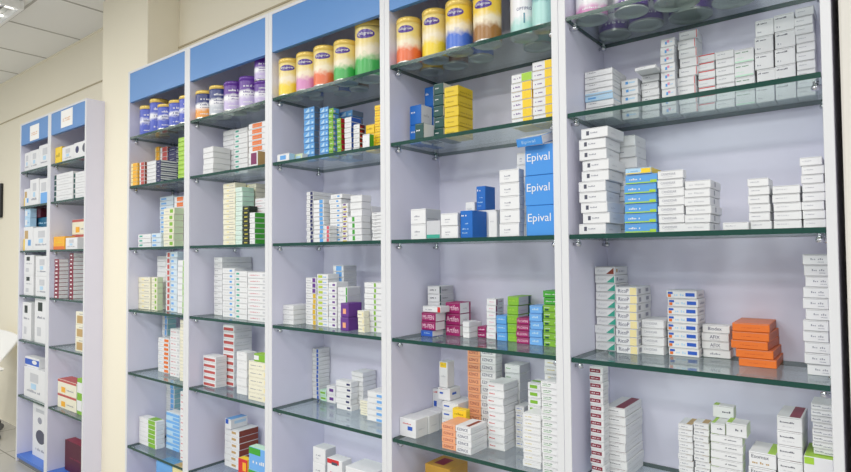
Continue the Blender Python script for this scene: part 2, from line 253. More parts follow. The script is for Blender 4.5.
 (4, 5, -1.0622, 0.0485, 1.56, 0.07, 0.7615, 0.0229, 12, 'peach', 'tall peach fronted stack', 0.0012, 0, 1, {}),
 (4, 5, -1.0115, 0.0549, 1.56, 0.0417, 0.7615, 0.02332, 12, 'ezince', 'tall white stack with black names', 0.0012, 0, 1, {}),
 (4, 5, -0.9437, 0.0559, 1.4906, 0.0851, 0.7615, 0.02174, 9, 'redtxt', 'tall white stack with red text', 0.0012, 0, 1, {}),
 (4, 5, -0.937, 0.0525, 1.58, 0.067, 0.7615, 0.02629, 9, 'grnprint', 'back stack with faint green print', 0.0012, 1, 0, {}),
 (4, 5, -0.8833, 0.03, 1.5461, 0.06, 0.7615, 0.02072, 6, 'bluyeltxt', 'stack with blue and yellow text', 0.0012, 0, 0, {}),
 (4, 5, -0.79, 0.0547, 1.4237, 0.0651, 0.7615, 0.01801, 8, 'yeltxt', 'front stack with yellow text', 0.0012, 0, 1, {}),
 (4, 5, -0.8093, 0.0412, 1.49, 0.06, 0.7615, 0.0212, 10, 'limetxt', 'back stack with lime text', 0.0012, 0, 0, {}),
 (4, 5, -0.726, 0.0468, 1.41, 0.07, 0.7615, 0.01712, 14, 'grntxt', 'tall stack with dark green text', 0.0012, 0, 1, {}),
 (4, 5, -0.7669, 0.0464, 1.51, 0.06, 0.7615, 0.01986, 14, 'yelwht', 'rear stack beside right panel', 0.0012, 0, 0, {}),
 (4, 6, -1.184, 0.0991, 1.49, 0.1, 0.3981, 0.08973, 3, 'brownbox', 'ochre boxes near the bottom', 0.0012, 1, 1, {}),
 (3, 2, -1.8222, 0.0716, 1.4, 0.0288, 1.6939, 0.02976, 1, 'flatblue', 'flat blue and white box', 0.0012, 1, 1, {}),
 (3, 2, -1.7857, 0.0736, 1.43, 0.0288, 1.6939, 0.02791, 1, 'flatgrn', 'flat pale green box', 0.0012, 1, 1, {}),
 (3, 2, -1.7385, 0.0606, 1.46, 0.0257, 1.6939, 0.02295, 9, 'bluediag', 'first blue column', 0.0012, 0, 0, {}),
 (3, 2, -1.6478, 0.0469, 1.46, 0.06, 1.6939, 0.02142, 9, 'bluediag', 'second blue column', 0.0012, 0, 0, {}),
 (3, 2, -1.5877, 0.0244, 1.45, 0.03, 1.6939, 0.01991, 9, 'limeblue', 'lime column with blue sides', 0.0012, 0, 0, {}),
 (3, 2, -1.5339, 0.0216, 1.44, 0.03, 1.6939, 0.01897, 7, 'limered', 'lime column with red sides', 0.0012, 0, 0, {}),
 (3, 2, -1.6232, 0.075, 1.53, 0.06, 1.6939, 0.02311, 8, 'bluediag', 'blue stack at the back', 0.0012, 0, 0, {}),
 (3, 2, -1.4951, 0.034, 1.44, 0.05, 1.6939, 0.01849, 7, 'wbluesd', 'white column with blue sides', 0.0012, 0, 0, {}),
 (3, 2, -1.4523, 0.0302, 1.44, 0.0287, 1.6939, 0.01645, 6, 'wmaroon', 'white column with dark maroon sides', 0.0012, 0, 0, {}),
 (3, 2, -1.3695, 0.0323, 1.4, 0.0241, 1.6939, 0.0461, 1, 'wgrnsd', 'small white and green box', 0.0012, 1, 1, {}),
 (3, 2, -1.4107, 0.0408, 1.46, 0.05, 1.6939, 0.0313, 3, 'yelbox', 'yellow boxes by the panel', 0.0012, 1, 1, {}),
 (3, 2, -1.3397, 0.0425, 1.43, 0.05, 1.6939, 0.01819, 8, 'yelred', 'yellow column with red print', 0.0012, 0, 0, {}),
 (3, 3, -1.7112, 0.0372, 1.45, 0.12, 1.3844, 0.01477, 13, 'navystripe', 'tall white stack with navy stripe', 0.0012, 0, 0, {}),
 (3, 3, -1.6602, 0.0556, 1.44, 0.09, 1.3844, 0.01573, 10, 'skystripe', 'white stack with sky blue stripe', 0.0012, 0, 0, {}),
 (3, 3, -1.5693, 0.027, 1.41, 0.0388, 1.3844, 0.01449, 4, 'redend', 'low stack with rose ends', 0.0012, 0, 0, {}),
 (3, 3, -1.5836, 0.0625, 1.45, 0.07, 1.3844, 0.0173, 10, 'bluelogo', 'white stack with small blue logos', 0.003, 0, 0, {}),
 (3, 3, -1.5087, 0.0281, 1.44, 0.06, 1.3844, 0.01705, 8, 'bluetopyel', 'narrow stack with yellow foot', 0.0012, 0, 0, {}),
 (3, 3, -1.4684, 0.0564, 1.44, 0.0488, 1.472, 0.02443, 3, 'white', 'three white boxes on green striped stack', 0.0012, 1, 1, {}),
 (3, 3, -1.4695, 0.0668, 1.43, 0.0463, 1.3844, 0.02182, 4, 'grnstripe', 'white stack with green stripe', 0.0012, 0, 1, {}),
 (3, 3, -1.4574, 0.0448, 1.49, 0.05, 1.3844, 0.02479, 5, 'purpsm', 'white pair with dark square', 0.0012, 1, 1, {}),
 (3, 3, -1.3635, 0.0547, 1.44, 0.08, 1.3844, 0.01206, 8, 'tiny', 'thin white stack by the panel', 0.0012, 0, 0, {}),
 (3, 4, -1.8374, 0.0624, 1.44, 0.0916, 1.074, 0.01852, 4, 'plain', 'low white stack', 0.0012, 0, 0, {}),
 (3, 4, -1.7519, 0.0595, 1.48, 0.07, 1.074, 0.0199, 9, 'yelstripe', 'white stack with amber stripe', 0.0012, 0, 0, {'mix': {8: 'purpstripe', 7: 'purpstripe', 6: 'purpstripe'}}),
 (3, 4, -1.6755, 0.0602, 1.47, 0.0588, 1.074, 0.01941, 10, 'ygemblem', 'white stack with lime emblem', 0.0012, 0, 0, {}),
 (3, 4, -1.6022, 0.042, 1.46, 0.06, 1.074, 0.0208, 8, 'purpdots', 'stack with violet dots', 0.0012, 0, 0, {}),
 (3, 4, -1.6533, 0.0565, 1.53, 0.0714, 1.074, 0.02249, 10, 'bluprint', 'back stack with blue print', 0.0012, 0, 0, {}),
 (3, 4, -1.5078, 0.0407, 1.43, 0.0658, 1.074, 0.04834, 2, 'purple', 'violet boxes', 0.0012, 1, 1, {}),
 (3, 4, -1.559, 0.05, 1.465, 0.0674, 1.074, 0.02987, 5, 'grnedge', 'white stack with green edge', 0.0012, 1, 1, {}),
 (3, 4, -1.4236, 0.0303, 1.43, 0.0288, 1.074, 0.02483, 3, 'cream', 'small cream stack', 0.0012, 1, 1, {}),
 (3, 4, -1.4213, 0.0922, 1.46, 0.07, 1.074, 0.01885, 9, 'ygmid', 'wide white stack with lime line', 0.0012, 0, 1, {}),
 (3, 5, -1.8374, 0.0392, 1.5863, 0.0607, 0.7615, 0.01666, 12, 'bluer', 'tall stack with blue stripe', 0.0012, 0, 0, {}),
 (3, 5, -1.7857, 0.0374, 1.5792, 0.04, 0.7615, 0.02159, 2, 'smgrn', 'small pale green pair', 0.0012, 0, 0, {}),
 (3, 5, -1.7427, 0.049, 1.5763, 0.04, 0.7615, 0.03292, 2, 'purpsm', 'small violet marked pair', 0.0012, 1, 1, {}),
 (3, 5, -1.6427, 0.08, 1.5339, 0.0395, 0.7615, 0.02144, 5, 'darkdot', 'white stack with navy dots', 0.002, 0, 1, {}),
 (3, 5, -1.6013, 0.0604, 1.5745, 0.0725, 0.7615, 0.0172, 8, 'white', 'plain white stack', 0.0012, 0, 0, {}),
 (3, 5, -1.5091, 0.0644, 1.5262, 0.05, 0.7615, 0.01775, 3, 'cream', 'low cream pile', 0.0012, 0, 1, {}),
 (3, 5, -1.4391, 0.0893, 1.49, 0.07, 0.7615, 0.02068, 5, 'whiteblue', 'white and blue pile by the panel', 0.0012, 0, 1, {}),
 (3, 6, -1.7135, 0.0685, 1.48, 0.0547, 0.3981, 0.05568, 4, 'graybox', 'white stack near the bottom', 0.0012, 1, 1, {}),
 (3, 6, -1.6232, 0.0784, 1.47, 0.0495, 0.3981, 0.06767, 3, 'redblk', 'white boxes with red and black label', 0.0012, 1, 1, {}),
 (3, 6, -1.5193, 0.1305, 1.46, 0.1, 0.3981, 0.09855, 2, 'white', 'wide low white pile', 0.0012, 1, 1, {}),
 (2, 2, -2.3702, 0.0791, 1.42, 0.086, 1.6939, 0.02471, 5, 'white', 'wide white boxes', 0.0012, 1, 1, {}),
 (2, 2, -2.3556, 0.0827, 1.51, 0.07, 1.6939, 0.02347, 9, 'white', 'rear white stack', 0.0012, 0, 0, {}),
 (2, 2, -2.2398, 0.1, 1.49, 0.07, 1.6939, 0.02215, 9, 'dots3', 'white stack', 0.0012, 0, 1, {}),
 (2, 2, -1.9944, 0.0495, 1.4, 0.04, 1.6939, 0.06106, 1, 'purporg', 'plum fronted box', 0.0012, 1, 1, {}),
 (2, 2, -2.0769, 0.1319, 1.45, 0.07, 1.6939, 0.02401, 8, 'orgtop', 'white stack with orange marks', 0.0012, 1, 1, {}),
 (2, 3, -2.2605, 0.0893, 1.45, 0.056, 1.3844, 0.0223, 12, 'ylwhite', 'cream stack', 0.0012, 0, 0, {}),
 (2, 3, -2.154, 0.0478, 1.44, 0.06, 1.3844, 0.02023, 12, 'tealbox', 'pale teal stack', 0.0012, 0, 0, {}),
 (2, 3, -2.0755, 0.0466, 1.42, 0.04, 1.3844, 0.01744, 9, 'blackgrn', 'black stack', 0.0012, 0, 0, {}),
 (2, 3, -2.2072, 0.0994, 1.51, 0.07, 1.3844, 0.01885, 14, 'ylwhite', 'rear cream stack', 0.0012, 0, 0, {}),
 (2, 3, -2.0118, 0.0346, 1.41, 0.05, 1.3844, 0.02122, 6, 'wgrnsd', 'green sided stack', 0.0012, 0, 0, {}),
 (2, 3, -2.0503, 0.0869, 1.464, 0.03, 1.3844, 0.0211, 9, 'reddots', 'white stack', 0.0012, 0, 0, {}),
 (2, 4, -2.3923, 0.0634, 1.49, 0.1569, 1.074, 0.02598, 10, 'tiny', 'rear white stack', 0.0012, 1, 0, {}),
 (2, 4, -2.2788, 0.0911, 1.46, 0.05, 1.074, 0.02356, 9, 'bluelogo', 'white stack', 0.0012, 1, 1, {}),
 (2, 4, -2.1548, 0.0845, 1.44, 0.05, 1.074, 0.02233, 9, 'dots3', 'white stack', 0.0012, 0, 0, {}),
 (2, 4, -2.0518, 0.1344, 1.43, 0.06, 1.074, 0.02483, 8, 'reddots', 'red dotted stack', 0.0012, 1, 1, {}),
 (2, 5, -2.3505, 0.0846, 1.51, 0.093, 0.7615, 0.02995, 9, 'redwhite', 'red and white stack', 0.0012, 1, 1, {}),
 (2, 5, -2.413, 0.0998, 1.45, 0.056, 0.7615, 0.02708, 5, 'redwhite', 'low red and white stack', 0.0012, 1, 1, {}),
 (2, 5, -2.1583, 0.0718, 1.45, 0.05, 0.7615, 0.0352, 5, 'white', 'white stack', 0.0012, 1, 1, {}),
 (2, 5, -2.0311, 0.1274, 1.42, 0.06, 0.7615, 0.03112, 5, 'cream', 'cream stack', 0.0012, 1, 1, {}),
 (2, 5, -1.9967, 0.0803, 1.42, 0.04, 0.9174, 0.03143, 1, 'limebox', 'lime box', 0.0012, 1, 1, {}),
 (2, 6, -2.3625, 0.1108, 1.5268, 0.1014, 0.3981, 0.02852, 6, 'brownside', 'brown sided stack', 0.0012, 1, 1, {}),
 (2, 6, -2.3436, 0.0462, 1.5167, 0.0878, 0.5695, 0.04371, 1, 'bluetop', 'blue topped box', 0.0012, 1, 1, {}),
 (2, 6, -2.1008, 0.0614, 1.42, 0.03, 0.3981, 0.05887, 2, 'redyel', 'red and yellow boxes', 0.0012, 1, 1, {}),
 (2, 6, -2.03, 0.1267, 1.42, 0.04, 0.3981, 0.08915, 2, 'bluegreen', 'blue and green cartons', 0.0012, 1, 1, {}),
 (1, 2, -2.9791, 0.0629, 1.39, 0.05, 1.6939, 0.01887, 6, 'yelamb', 'amber stack', 0.0012, 0, 0, {}),
 (1, 2, -2.9122, 0.0498, 1.4, 0.05, 1.6939, 0.01887, 6, 'redbrn', 'red stack', 0.0012, 0, 0, {}),
 (1, 2, -2.8584, 0.0878, 1.41, 0.05, 1.6939, 0.0187, 6, 'white', 'white stack', 0.0012, 0, 0, {}),
 (1, 2, -2.7472, 0.0419, 1.4, 0.0829, 1.6939, 0.02122, 5, 'navy', 'navy stack', 0.0012, 0, 0, {}),
 (1, 2, -2.9765, 0.0441, 1.51, 0.06, 1.6939, 0.02661, 8, 'yelamb', 'rear amber stack', 0.0012, 1, 0, {}),
 (1, 2, -2.9222, 0.0703, 1.51, 0.06, 1.6939, 0.02545, 8, 'redbrn', 'rear red stack', 0.0012, 1, 0, {}),
 (1, 2, -2.842, 0.0776, 1.51, 0.06, 1.6939, 0.02418, 8, 'navy', 'rear navy stack', 0.0012, 1, 0, {}),
 (1, 2, -2.564, 0.0782, 1.41, 0.06, 1.6939, 0.02132, 9, 'lime', 'lime stack', 0.0012, 0, 0, {}),
 (1, 3, -2.9631, 0.1284, 1.42, 0.06, 1.3844, 0.02215, 3, 'dots3', 'teal dotted boxes', 0.0012, 0, 0, {}),
 (1, 3, -2.8268, 0.0905, 1.42, 0.05, 1.3844, 0.02266, 3, 'bluside', 'pale blue boxes', 0.0012, 0, 0, {}),
 (1, 3, -2.9225, 0.1325, 1.51, 0.07, 1.3844, 0.02363, 11, 'bluside', 'rear blue and white stack', 0.0012, 1, 0, {}),
 (1, 3, -2.7324, 0.0959, 1.43, 0.05, 1.3844, 0.0308, 6, 'ygreen', 'pale yellow stack', 0.0012, 1, 1, {}),
 (1, 3, -2.7326, 0.1192, 1.484, 0.03, 1.3844, 0.02726, 9, 'orgtop', 'white stack', 0.0012, 1, 1, {}),
 (1, 4, -2.9975, 0.1206, 1.44, 0.056, 1.074, 0.02697, 6, 'ylwhite', 'cream stack', 0.0012, 1, 1, {}),
 (1, 4, -2.8628, 0.0552, 1.44, 0.0302, 1.074, 0.02728, 6, 'ygreen', 'green stack', 0.0012, 1, 0, {}),
 (1, 4, -2.9254, 0.0858, 1.5, 0.06, 1.074, 0.02669, 10, 'white', 'rear stack', 0.0012, 1, 0, {}),
 (1, 4, -2.7601, 0.0378, 1.46, 0.06, 1.074, 0.02859, 10, 'redstr', 'red stack', 0.0012, 1, 0, {}),
 (1, 4, -2.6999, 0.0605, 1.45, 0.06, 1.074, 0.02871, 10, 'bluside', 'pale stack', 0.0012, 1, 0, {}),
 (1, 4, -2.5992, 0.0838, 1.43, 0.06, 1.074, 0.02747, 9, 'limestr', 'lime stack', 0.0012, 1, 1, {}),
 (1, 5, -2.8909, 0.1074, 1.49, 0.06, 0.7615, 0.02142, 8, 'orgstr', 'orange striped stack', 0.0012, 0, 0, {}),
 (1, 5, -2.9765, 0.0506, 1.555, 0.05, 0.7615, 0.02828, 10, 'tealdk', 'rear teal stack', 0.0012, 1, 0, {}),
 (1, 5, -2.7369, 0.0883, 1.47, 0.06, 0.7615, 0.02854, 8, 'reddots', 'white stack', 0.0012, 1, 1, {}),
 (1, 5, -2.5929, 0.0627, 1.44, 0.06, 0.7615, 0.03137, 9, 'ygreen', 'pale green stack', 0.0012, 1, 1, {}),
 (1, 6, -2.989, 0.171, 1.445, 0.0453, 0.3981, 0.02244, 6, 'limestr', 'lime striped stack', 0.0012, 0, 0, {}),
 (1, 6, -2.8077, 0.1271, 1.49, 0.05, 0.3981, 0.03595, 5, 'bluband', 'blue banded stack', 0.0012, 1, 1, {}),
 (1, 6, -2.5875, 0.0691, 1.44, 0.06, 0.3981, 0.03165, 10, 'pinkish', 'pink printed stack', 0.0012, 1, 1, {}),
 (1, 6, -2.9975, 0.0805, 1.59, 0.05, 0.3981, 0.02513, 12, 'tealdk', 'rear teal stack', 0.0012, 1, 0, {}),
 (1, 7, -2.8431, 0.151, 1.46, 0.08, 0.04, 0.09881, 3, 'blueflat', 'blue flat boxes', 0.0012, 1, 1, {}),
 (1, 7, -2.6547, 0.1396, 1.44, 0.08, 0.04, 0.10754, 3, 'amberflat', 'amber flat boxes', 0.0012, 1, 1, {}),
 (8, 1, -4.5365, 0.0955, 1.41, 0.06, 1.9105, 0.12844, 1, 'ctn', 'low white carton by the outer panel', 0.0012, 1, 1, {}),
 (8, 1, -4.4344, 0.1516, 1.41, 0.06, 1.9105, 0.13117, 1, 'ctn', 'white carton between two others', 0.0012, 1, 1, {}),
 (8, 1, -4.277, 0.1997, 1.41, 0.06, 1.9105, 0.14702, 1, 'ctn', 'tallest white carton by the divider', 0.0012, 1, 1, {}),
 (8, 2, -4.5365, 0.1043, 1.41, 0.06, 1.6787, 0.11806, 1, 'ctnphoto', 'white photo carton', 0.0012, 1, 1, {}),
 (8, 2, -4.4264, 0.1544, 1.41, 0.06, 1.6787, 0.17187, 1, 'ctn', 'tall white carton', 0.0012, 1, 1, {}),
 (8, 2, -4.2621, 0.1849, 1.41, 0.07, 1.6787, 0.16154, 1, 'ctnblue', 'white and blue carton', 0.0012, 1, 1, {}),
 (8, 3, -4.5365, 0.1678, 1.41, 0.05, 1.3851, 0.15665, 1, 'ctnphoto', 'white carton with yellow edge', 0.0012, 1, 1, {}),
 (8, 3, -4.3618, 0.2845, 1.41, 0.08, 1.3851, 0.14686, 1, 'ctn', 'white carton with grey print', 0.0012, 1, 1, {}),
 (8, 3, -4.5155, 0.0955, 1.41, 0.0388, 1.5421, 0.06046, 2, 'ctnpale', 'pale blue boxes', 0.0012, 1, 1, {}),
 (8, 3, -4.5611, 0.3358, 1.4612, 0.03, 1.5323, 0.07051, 1, 'ctnteal', 'dark teal flat box', 0.0012, 1, 1, {}),
 (8, 3, -4.4921, 0.1332, 1.45, 0.05, 1.6031, 0.06114, 1, 'ctnmar', 'small maroon box', 0.0012, 1, 1, {}),
 (8, 4, -4.5155, 0.1694, 1.41, 0.08, 1.0921, 0.13193, 2, 'ctndark', 'white carton with black square', 0.0012, 1, 1, {}),
 (8, 4, -4.3111, 0.2128, 1.41, 0.08, 1.0921, 0.12791, 2, 'ctn', 'white carton near divider', 0.0012, 1, 1, {}),
 (8, 5, -4.5365, 0.1593, 1.41, 0.08, 0.7978, 0.24715, 1, 'ctndark', 'tall white carton by outer panel', 0.0012, 1, 1, {}),
 (8, 5, -4.3161, 0.2179, 1.41, 0.08, 0.7978, 0.27986, 1, 'ctndark', 'tall white carton near divider', 0.0012, 1, 1, {}),
 (8, 6, -4.4866, 0.3593, 1.41, 0.08, 0.4331, 0.19229, 1, 'ctn', 'broad white carton', 0.0012, 1, 1, {}),
 (8, 6, -4.5213, 0.2461, 1.425, 0.05, 0.6257, 0.0614, 1, 'ctnbw', 'royal blue and white box', 0.0012, 1, 1, {}),
 (8, 7, -4.4479, 0.2947, 1.45, 0.1, 0.0454, 0.36277, 1, 'ctnpot', 'tall white carton with dark oval picture', 0.0012, 1, 1, {}),
 (9, 1, -4.0142, 0.0989, 1.41, 0.05, 1.9105, 0.10324, 1, 'yelbox', 'yellow box', 0.0012, 1, 1, {}),
 (9, 1, -3.9066, 0.1704, 1.41, 0.06, 1.9105, 0.09176, 1, 'ctn', 'low white carton', 0.0012, 1, 1, {}),
 (9, 1, -3.7312, 0.1939, 1.41, 0.06, 1.9105, 0.09625, 1, 'ctncirc', 'white carton with dark circles', 0.0012, 1, 1, {}),
 (9, 2, -4.0213, 0.2763, 1.41, 0.07, 1.6787, 0.03371, 5, 'wgrnend', 'white boxes beside the divider', 0.0012, 1, 1, {}),
 (9, 2, -3.7312, 0.1939, 1.41, 0.07, 1.6787, 0.0309, 5, 'wgrnend', 'white boxes by the end panel', 0.0012, 1, 1, {}),
 (9, 3, -4.0213, 0.1682, 1.41, 0.06, 1.3851, 0.08015, 1, 'ctnor', 'amber and orange carton', 0.0012, 1, 1, {}),
 (9, 3, -3.8383, 0.1642, 1.41, 0.06, 1.3851, 0.06924, 1, 'ctn', 'small white carton', 0.0012, 1, 1, {}),
 (9, 3, -3.9584, 0.2588, 1.49, 0.05, 1.3851, 0.09232, 2, 'ctnred', 'white and red cartons', 0.0012, 1, 1, {}),
 (9, 4, -3.963, 0.0699, 1.396, 0.0529, 1.0921, 0.02366, 10, 'marw', 'maroon ended stack', 0.0012, 1, 0, {}),
 (9, 4, -3.8594, 0.0552, 1.44, 0.08, 1.0921, 0.02471, 11, 'marw', 'rear maroon ended stack', 0.0012, 1, 0, {}),
 (9, 5, -3.7073, 0.1699, 1.42, 0.06, 0.7978, 0.07598, 3, 'ctnbeige', 'beige and white cartons', 0.0012, 1, 1, {}),
 (9, 6, -3.986, 0.2695, 1.43, 0.08, 0.4331, 0.08495, 2, 'ctnred', 'white carton with red rim', 0.0012, 1, 1, {}),
 (9, 6, -3.7022, 0.1649, 1.43, 0.05, 0.4331, 0.10253, 2, 'limebox', 'lime carton', 0.0012, 1, 1, {}),
 (9, 7, -3.978, 0.3596, 1.47, 0.06, 0.0454, 0.18147, 1, 'ctnmar', 'dark maroon carton', 0.0012, 1, 1, {}),
]
CANS=[
 (1, -2.9244, 1.4555, 0.046, 0.1527, 'navywhite', 'blue and white can beside the left panel'),
 (1, -2.823, 1.4555, 0.046, 0.1711, 'navywhite', 'tall blue and white can, second from left panel'),
 (1, -2.7191, 1.442, 0.046, 0.1239, 'navywhite', 'short blue and white can in the middle of the row'),
 (1, -2.6151, 1.442, 0.0454, 0.1258, 'navywhite', 'fourth blue and white can from the left panel'),
 (1, -2.5227, 1.442, 0.0454, 0.1303, 'navywhite', 'blue and white can half behind the post'),
 (2, -2.3814, 1.443, 0.047, 0.1278, 'orangewhite', 'orange, white and blue can'),
 (2, -2.2724, 1.443, 0.047, 0.1298, 'navysilver', 'navy topped silver can'),
 (2, -2.1615, 1.443, 0.047, 0.1266, 'violet', 'violet can beside the navy topped one'),
 (2, -2.0612, 1.443, 0.0422, 0.1295, 'violet', 'violet can, second from right in its row'),
 (2, -1.9756, 1.4575, 0.0422, 0.1959, 'violettwo', 'violet cans stacked two high'),
 (3, -1.7922, 1.442, 0.046, 0.1446, 'yellow', 'small gold can with yellow base'),
 (3, -1.6884, 1.442, 0.046, 0.1453, 'pink', 'gold can with pink base'),
 (3, -1.5914, 1.442, 0.046, 0.148, 'orange', 'gold can with orange base'),
 (3, -1.4877, 1.442, 0.044, 0.1446, 'green', 'gold can with green base'),
 (3, -1.3925, 1.4645, 0.052, 0.1984, 'greenbig', 'big gold can with green base beside the post'),
 (4, -1.1921, 1.438, 0.042, 0.1468, 'orange', 'gold can with orange base in the fourth bay'),
 (4, -1.0968, 1.4515, 0.042, 0.1535, 'yellow', 'gold can with yellow base in the fourth bay'),
 (4, -0.9957, 1.438, 0.042, 0.1495, 'blue', 'gold can with blue base'),
 (4, -0.8962, 1.438, 0.042, 0.1458, 'brown', 'gold can with brown base'),
 (4, -0.7874, 1.4595, 0.0394, 0.1689, 'tealnat', 'white can with mint base and blue letters'),
 (4, -0.7163, 1.438, 0.0314, 0.1344, 'tealvio', 'mint can with violet patch next to post'),
 (4, -1.1783, 1.5388, 0.0414, 0.13, 'yellow', 'rear can behind the yellow based can'),
 (4, -1.0794, 1.5361, 0.0415, 0.13, 'brown', 'rear can behind the blue based can'),
 (4, -0.9779, 1.5291, 0.04, 0.13, 'blue', 'rear can behind the brown based can'),
 (4, -0.7924, 1.5505, 0.0431, 0.13, 'tealnat', 'rear can behind the mint cans'),
 (3, -1.7218, 1.5103, 0.0278, 0.13, 'blue', 'rear can behind the pink based can'),
 (3, -1.599, 1.5315, 0.0325, 0.13, 'blue', 'rear can behind the orange based can'),
 (3, -1.5058, 1.5261, 0.0356, 0.13, 'brown', 'rear can behind the green based can'),
 (5, -0.5896, 1.4599, 0.0412, 0.1151, 'pinkw', 'white can with pink foot in the widest bay'),
 (5, -0.4912, 1.474, 0.0413, 0.1099, 'purpw', 'white can with violet side, second in its row'),
 (5, -0.5811, 1.6038, 0.0442, 0.13, 'purpw', 'rear can behind the pink footed can'),
 (5, -0.4911, 1.5874, 0.0448, 0.13, 'purpw', 'rear can, second in its row'),
 (5, -0.3872, 1.4904, 0.0522, 0.1332, 'silver', 'large can with ribbed base'),
 (5, -0.381, 1.596, 0.0521, 0.13, 'silver', 'large rear can with greenish base'),
 (5, -0.2738, 1.5613, 0.0488, 0.1489, 'silver', 'large can third in front row'),
]
ORD=['bottom','second','third','fourth','fifth','sixth','seventh','eighth','ninth','tenth','eleventh','twelfth','thirteenth','fourteenth','fifteenth','sixteenth']
SHELF={1:'top shelf',2:'second shelf',3:'third shelf',4:'fourth shelf',5:'fifth shelf',6:'sixth shelf',7:'cabinet base'}
BAYL={1:'bay nearest the pilaster',2:'second bay from pilaster',4:'fourth bay from pilaster'}
BAY={1:'first bay',2:'second bay',3:'middle bay',4:'fourth bay',5:'rightmost bay',8:'far unit outer bay',9:'far unit inner bay'}
# ------------------------------------------------------------------ materials
def lin(c): return c/12.92 if c<=.04045 else ((c+.055)/1.055)**2.4
def rgb(r,g,b): return (lin(r/255),lin(g/255),lin(b/255),1)
def principled(name,col,rough=.5,metal=0.,spec=.5,bump=0.,bscale=40.,var=0.):
    m=bpy.data.materials.new(name); m.use_nodes=True
    nt=m.node_tree; p=nt.nodes['Principled BSDF']
    p.inputs['Base Color'].default_value=col; p.inputs['Roughness'].default_value=rough
    p.inputs['Metallic'].default_value=metal; p.inputs['Specular IOR Level'].default_value=spec
    if bump or var:
        tc=nt.nodes.new('ShaderNodeTexCoord'); nz=nt.nodes.new('ShaderNodeTexNoise')
        nz.inputs['Scale'].default_value=bscale; nz.inputs['Detail'].default_value=4
        nt.links.new(tc.outputs['Object'],nz.inputs['Vector'])
        if bump:
            bp=nt.nodes.new('ShaderNodeBump'); bp.inputs['Strength'].default_value=bump; bp.inputs['Distance'].default_value=.002
            nt.links.new(nz.outputs['Fac'],bp.inputs['Height']); nt.links.new(bp.outputs['Normal'],p.inputs['Normal'])
        if var:
            mx=nt.nodes.new('ShaderNodeMix'); mx.data_type='RGBA'
            mx.inputs['A'].default_value=col; mx.inputs['B'].default_value=tuple(c*(1-var) for c in col[:3])+(1,)
            nt.links.new(nz.outputs['Fac'],mx.inputs['Factor']); nt.links.new(mx.outputs['Result'],p.inputs['Base Color'])
    return m
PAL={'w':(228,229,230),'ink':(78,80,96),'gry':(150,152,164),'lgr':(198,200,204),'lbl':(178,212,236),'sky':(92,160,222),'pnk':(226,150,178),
'red':(206,46,52),'gtx':(72,132,88),'mint':(196,232,208),'lime':(164,206,66),'yel':(242,206,44),'tea':(62,168,146),'brn':(134,62,44),'tan':(190,158,104),
'cre':(238,224,166),'ora':(226,116,44),'oru':(196,92,40),'orp':(216,122,78),'cob':(44,92,190),'mar':(136,42,62),'dmr':(84,22,38),'pgr':(212,228,190),'blu':(24,104,190),
'dgr':(10,70,66),'olv':(176,150,20),'vio':(104,58,140),'epi':(70,146,222),'mag':(152,24,96),'pkw':(248,214,232),'plm':(122,32,88),'skb':(112,172,232),
'lgn':(128,182,54),'grn':(66,162,52),'pch':(238,170,128),'ylw':(206,184,60),'ochre':(196,150,60),'slt':(112,128,150),'nvy':(38,42,92),'rse':(206,84,104),
'amb':(240,176,44),'ylg':(180,200,70),'blk':(30,44,34),'gld':(180,170,70),'rds':(188,84,80),'dtl':(30,96,128),'yld':(226,196,44),'yam':(214,176,48),'tla':(150,196,200),'crw':(234,230,208),'crg':(214,232,222),'blw':(208,222,232),'seam':(150,150,152)}
_M={}
def cm(k):
    if k not in _M: _M[k]=principled('card_'+k,rgb(*PAL[k]),.42,spec=.4)
    return _M[k]
M_WHITE=principled('edge_band_white',rgb(220,221,223),.35)
M_LAM=principled('lavender_laminate',rgb(227,226,243),.38,var=.04,bscale=3)
M_BLUE=principled('blue_laminate',rgb(84,138,200),.35)
M_BASE=principled('deep_blue_laminate',rgb(62,112,200),.35)
M_KICK=principled('kick_board_grey',rgb(120,124,130),.5)
M_CHROME=principled('chrome',rgb(205,207,212),.12,metal=1)
M_WALL=principled('cream_paint',rgb(242,235,214),.7,bump=.1,bscale=90,var=.03)
M_PILLAR=principled('pale_pillar_paint',rgb(222,218,210),.7,bump=.1,bscale=90)
M_TRUNK=principled('trunking_grey_beige',rgb(186,174,144),.6)
M_BLACK=principled('black_plastic',rgb(30,30,32),.4)
M_GREYMET=principled('grey_metal',rgb(120,120,122),.35,metal=.8)
M_PAPER=principled('paper',rgb(244,242,238),.8)
M_PRINT=principled('orange_print',rgb(222,170,120),.8)
M_TBAR=principled('ceiling_grid_bar',rgb(176,174,168),.6)
M_LIGHTBODY=principled('lamp_body_white',rgb(238,238,236),.4)
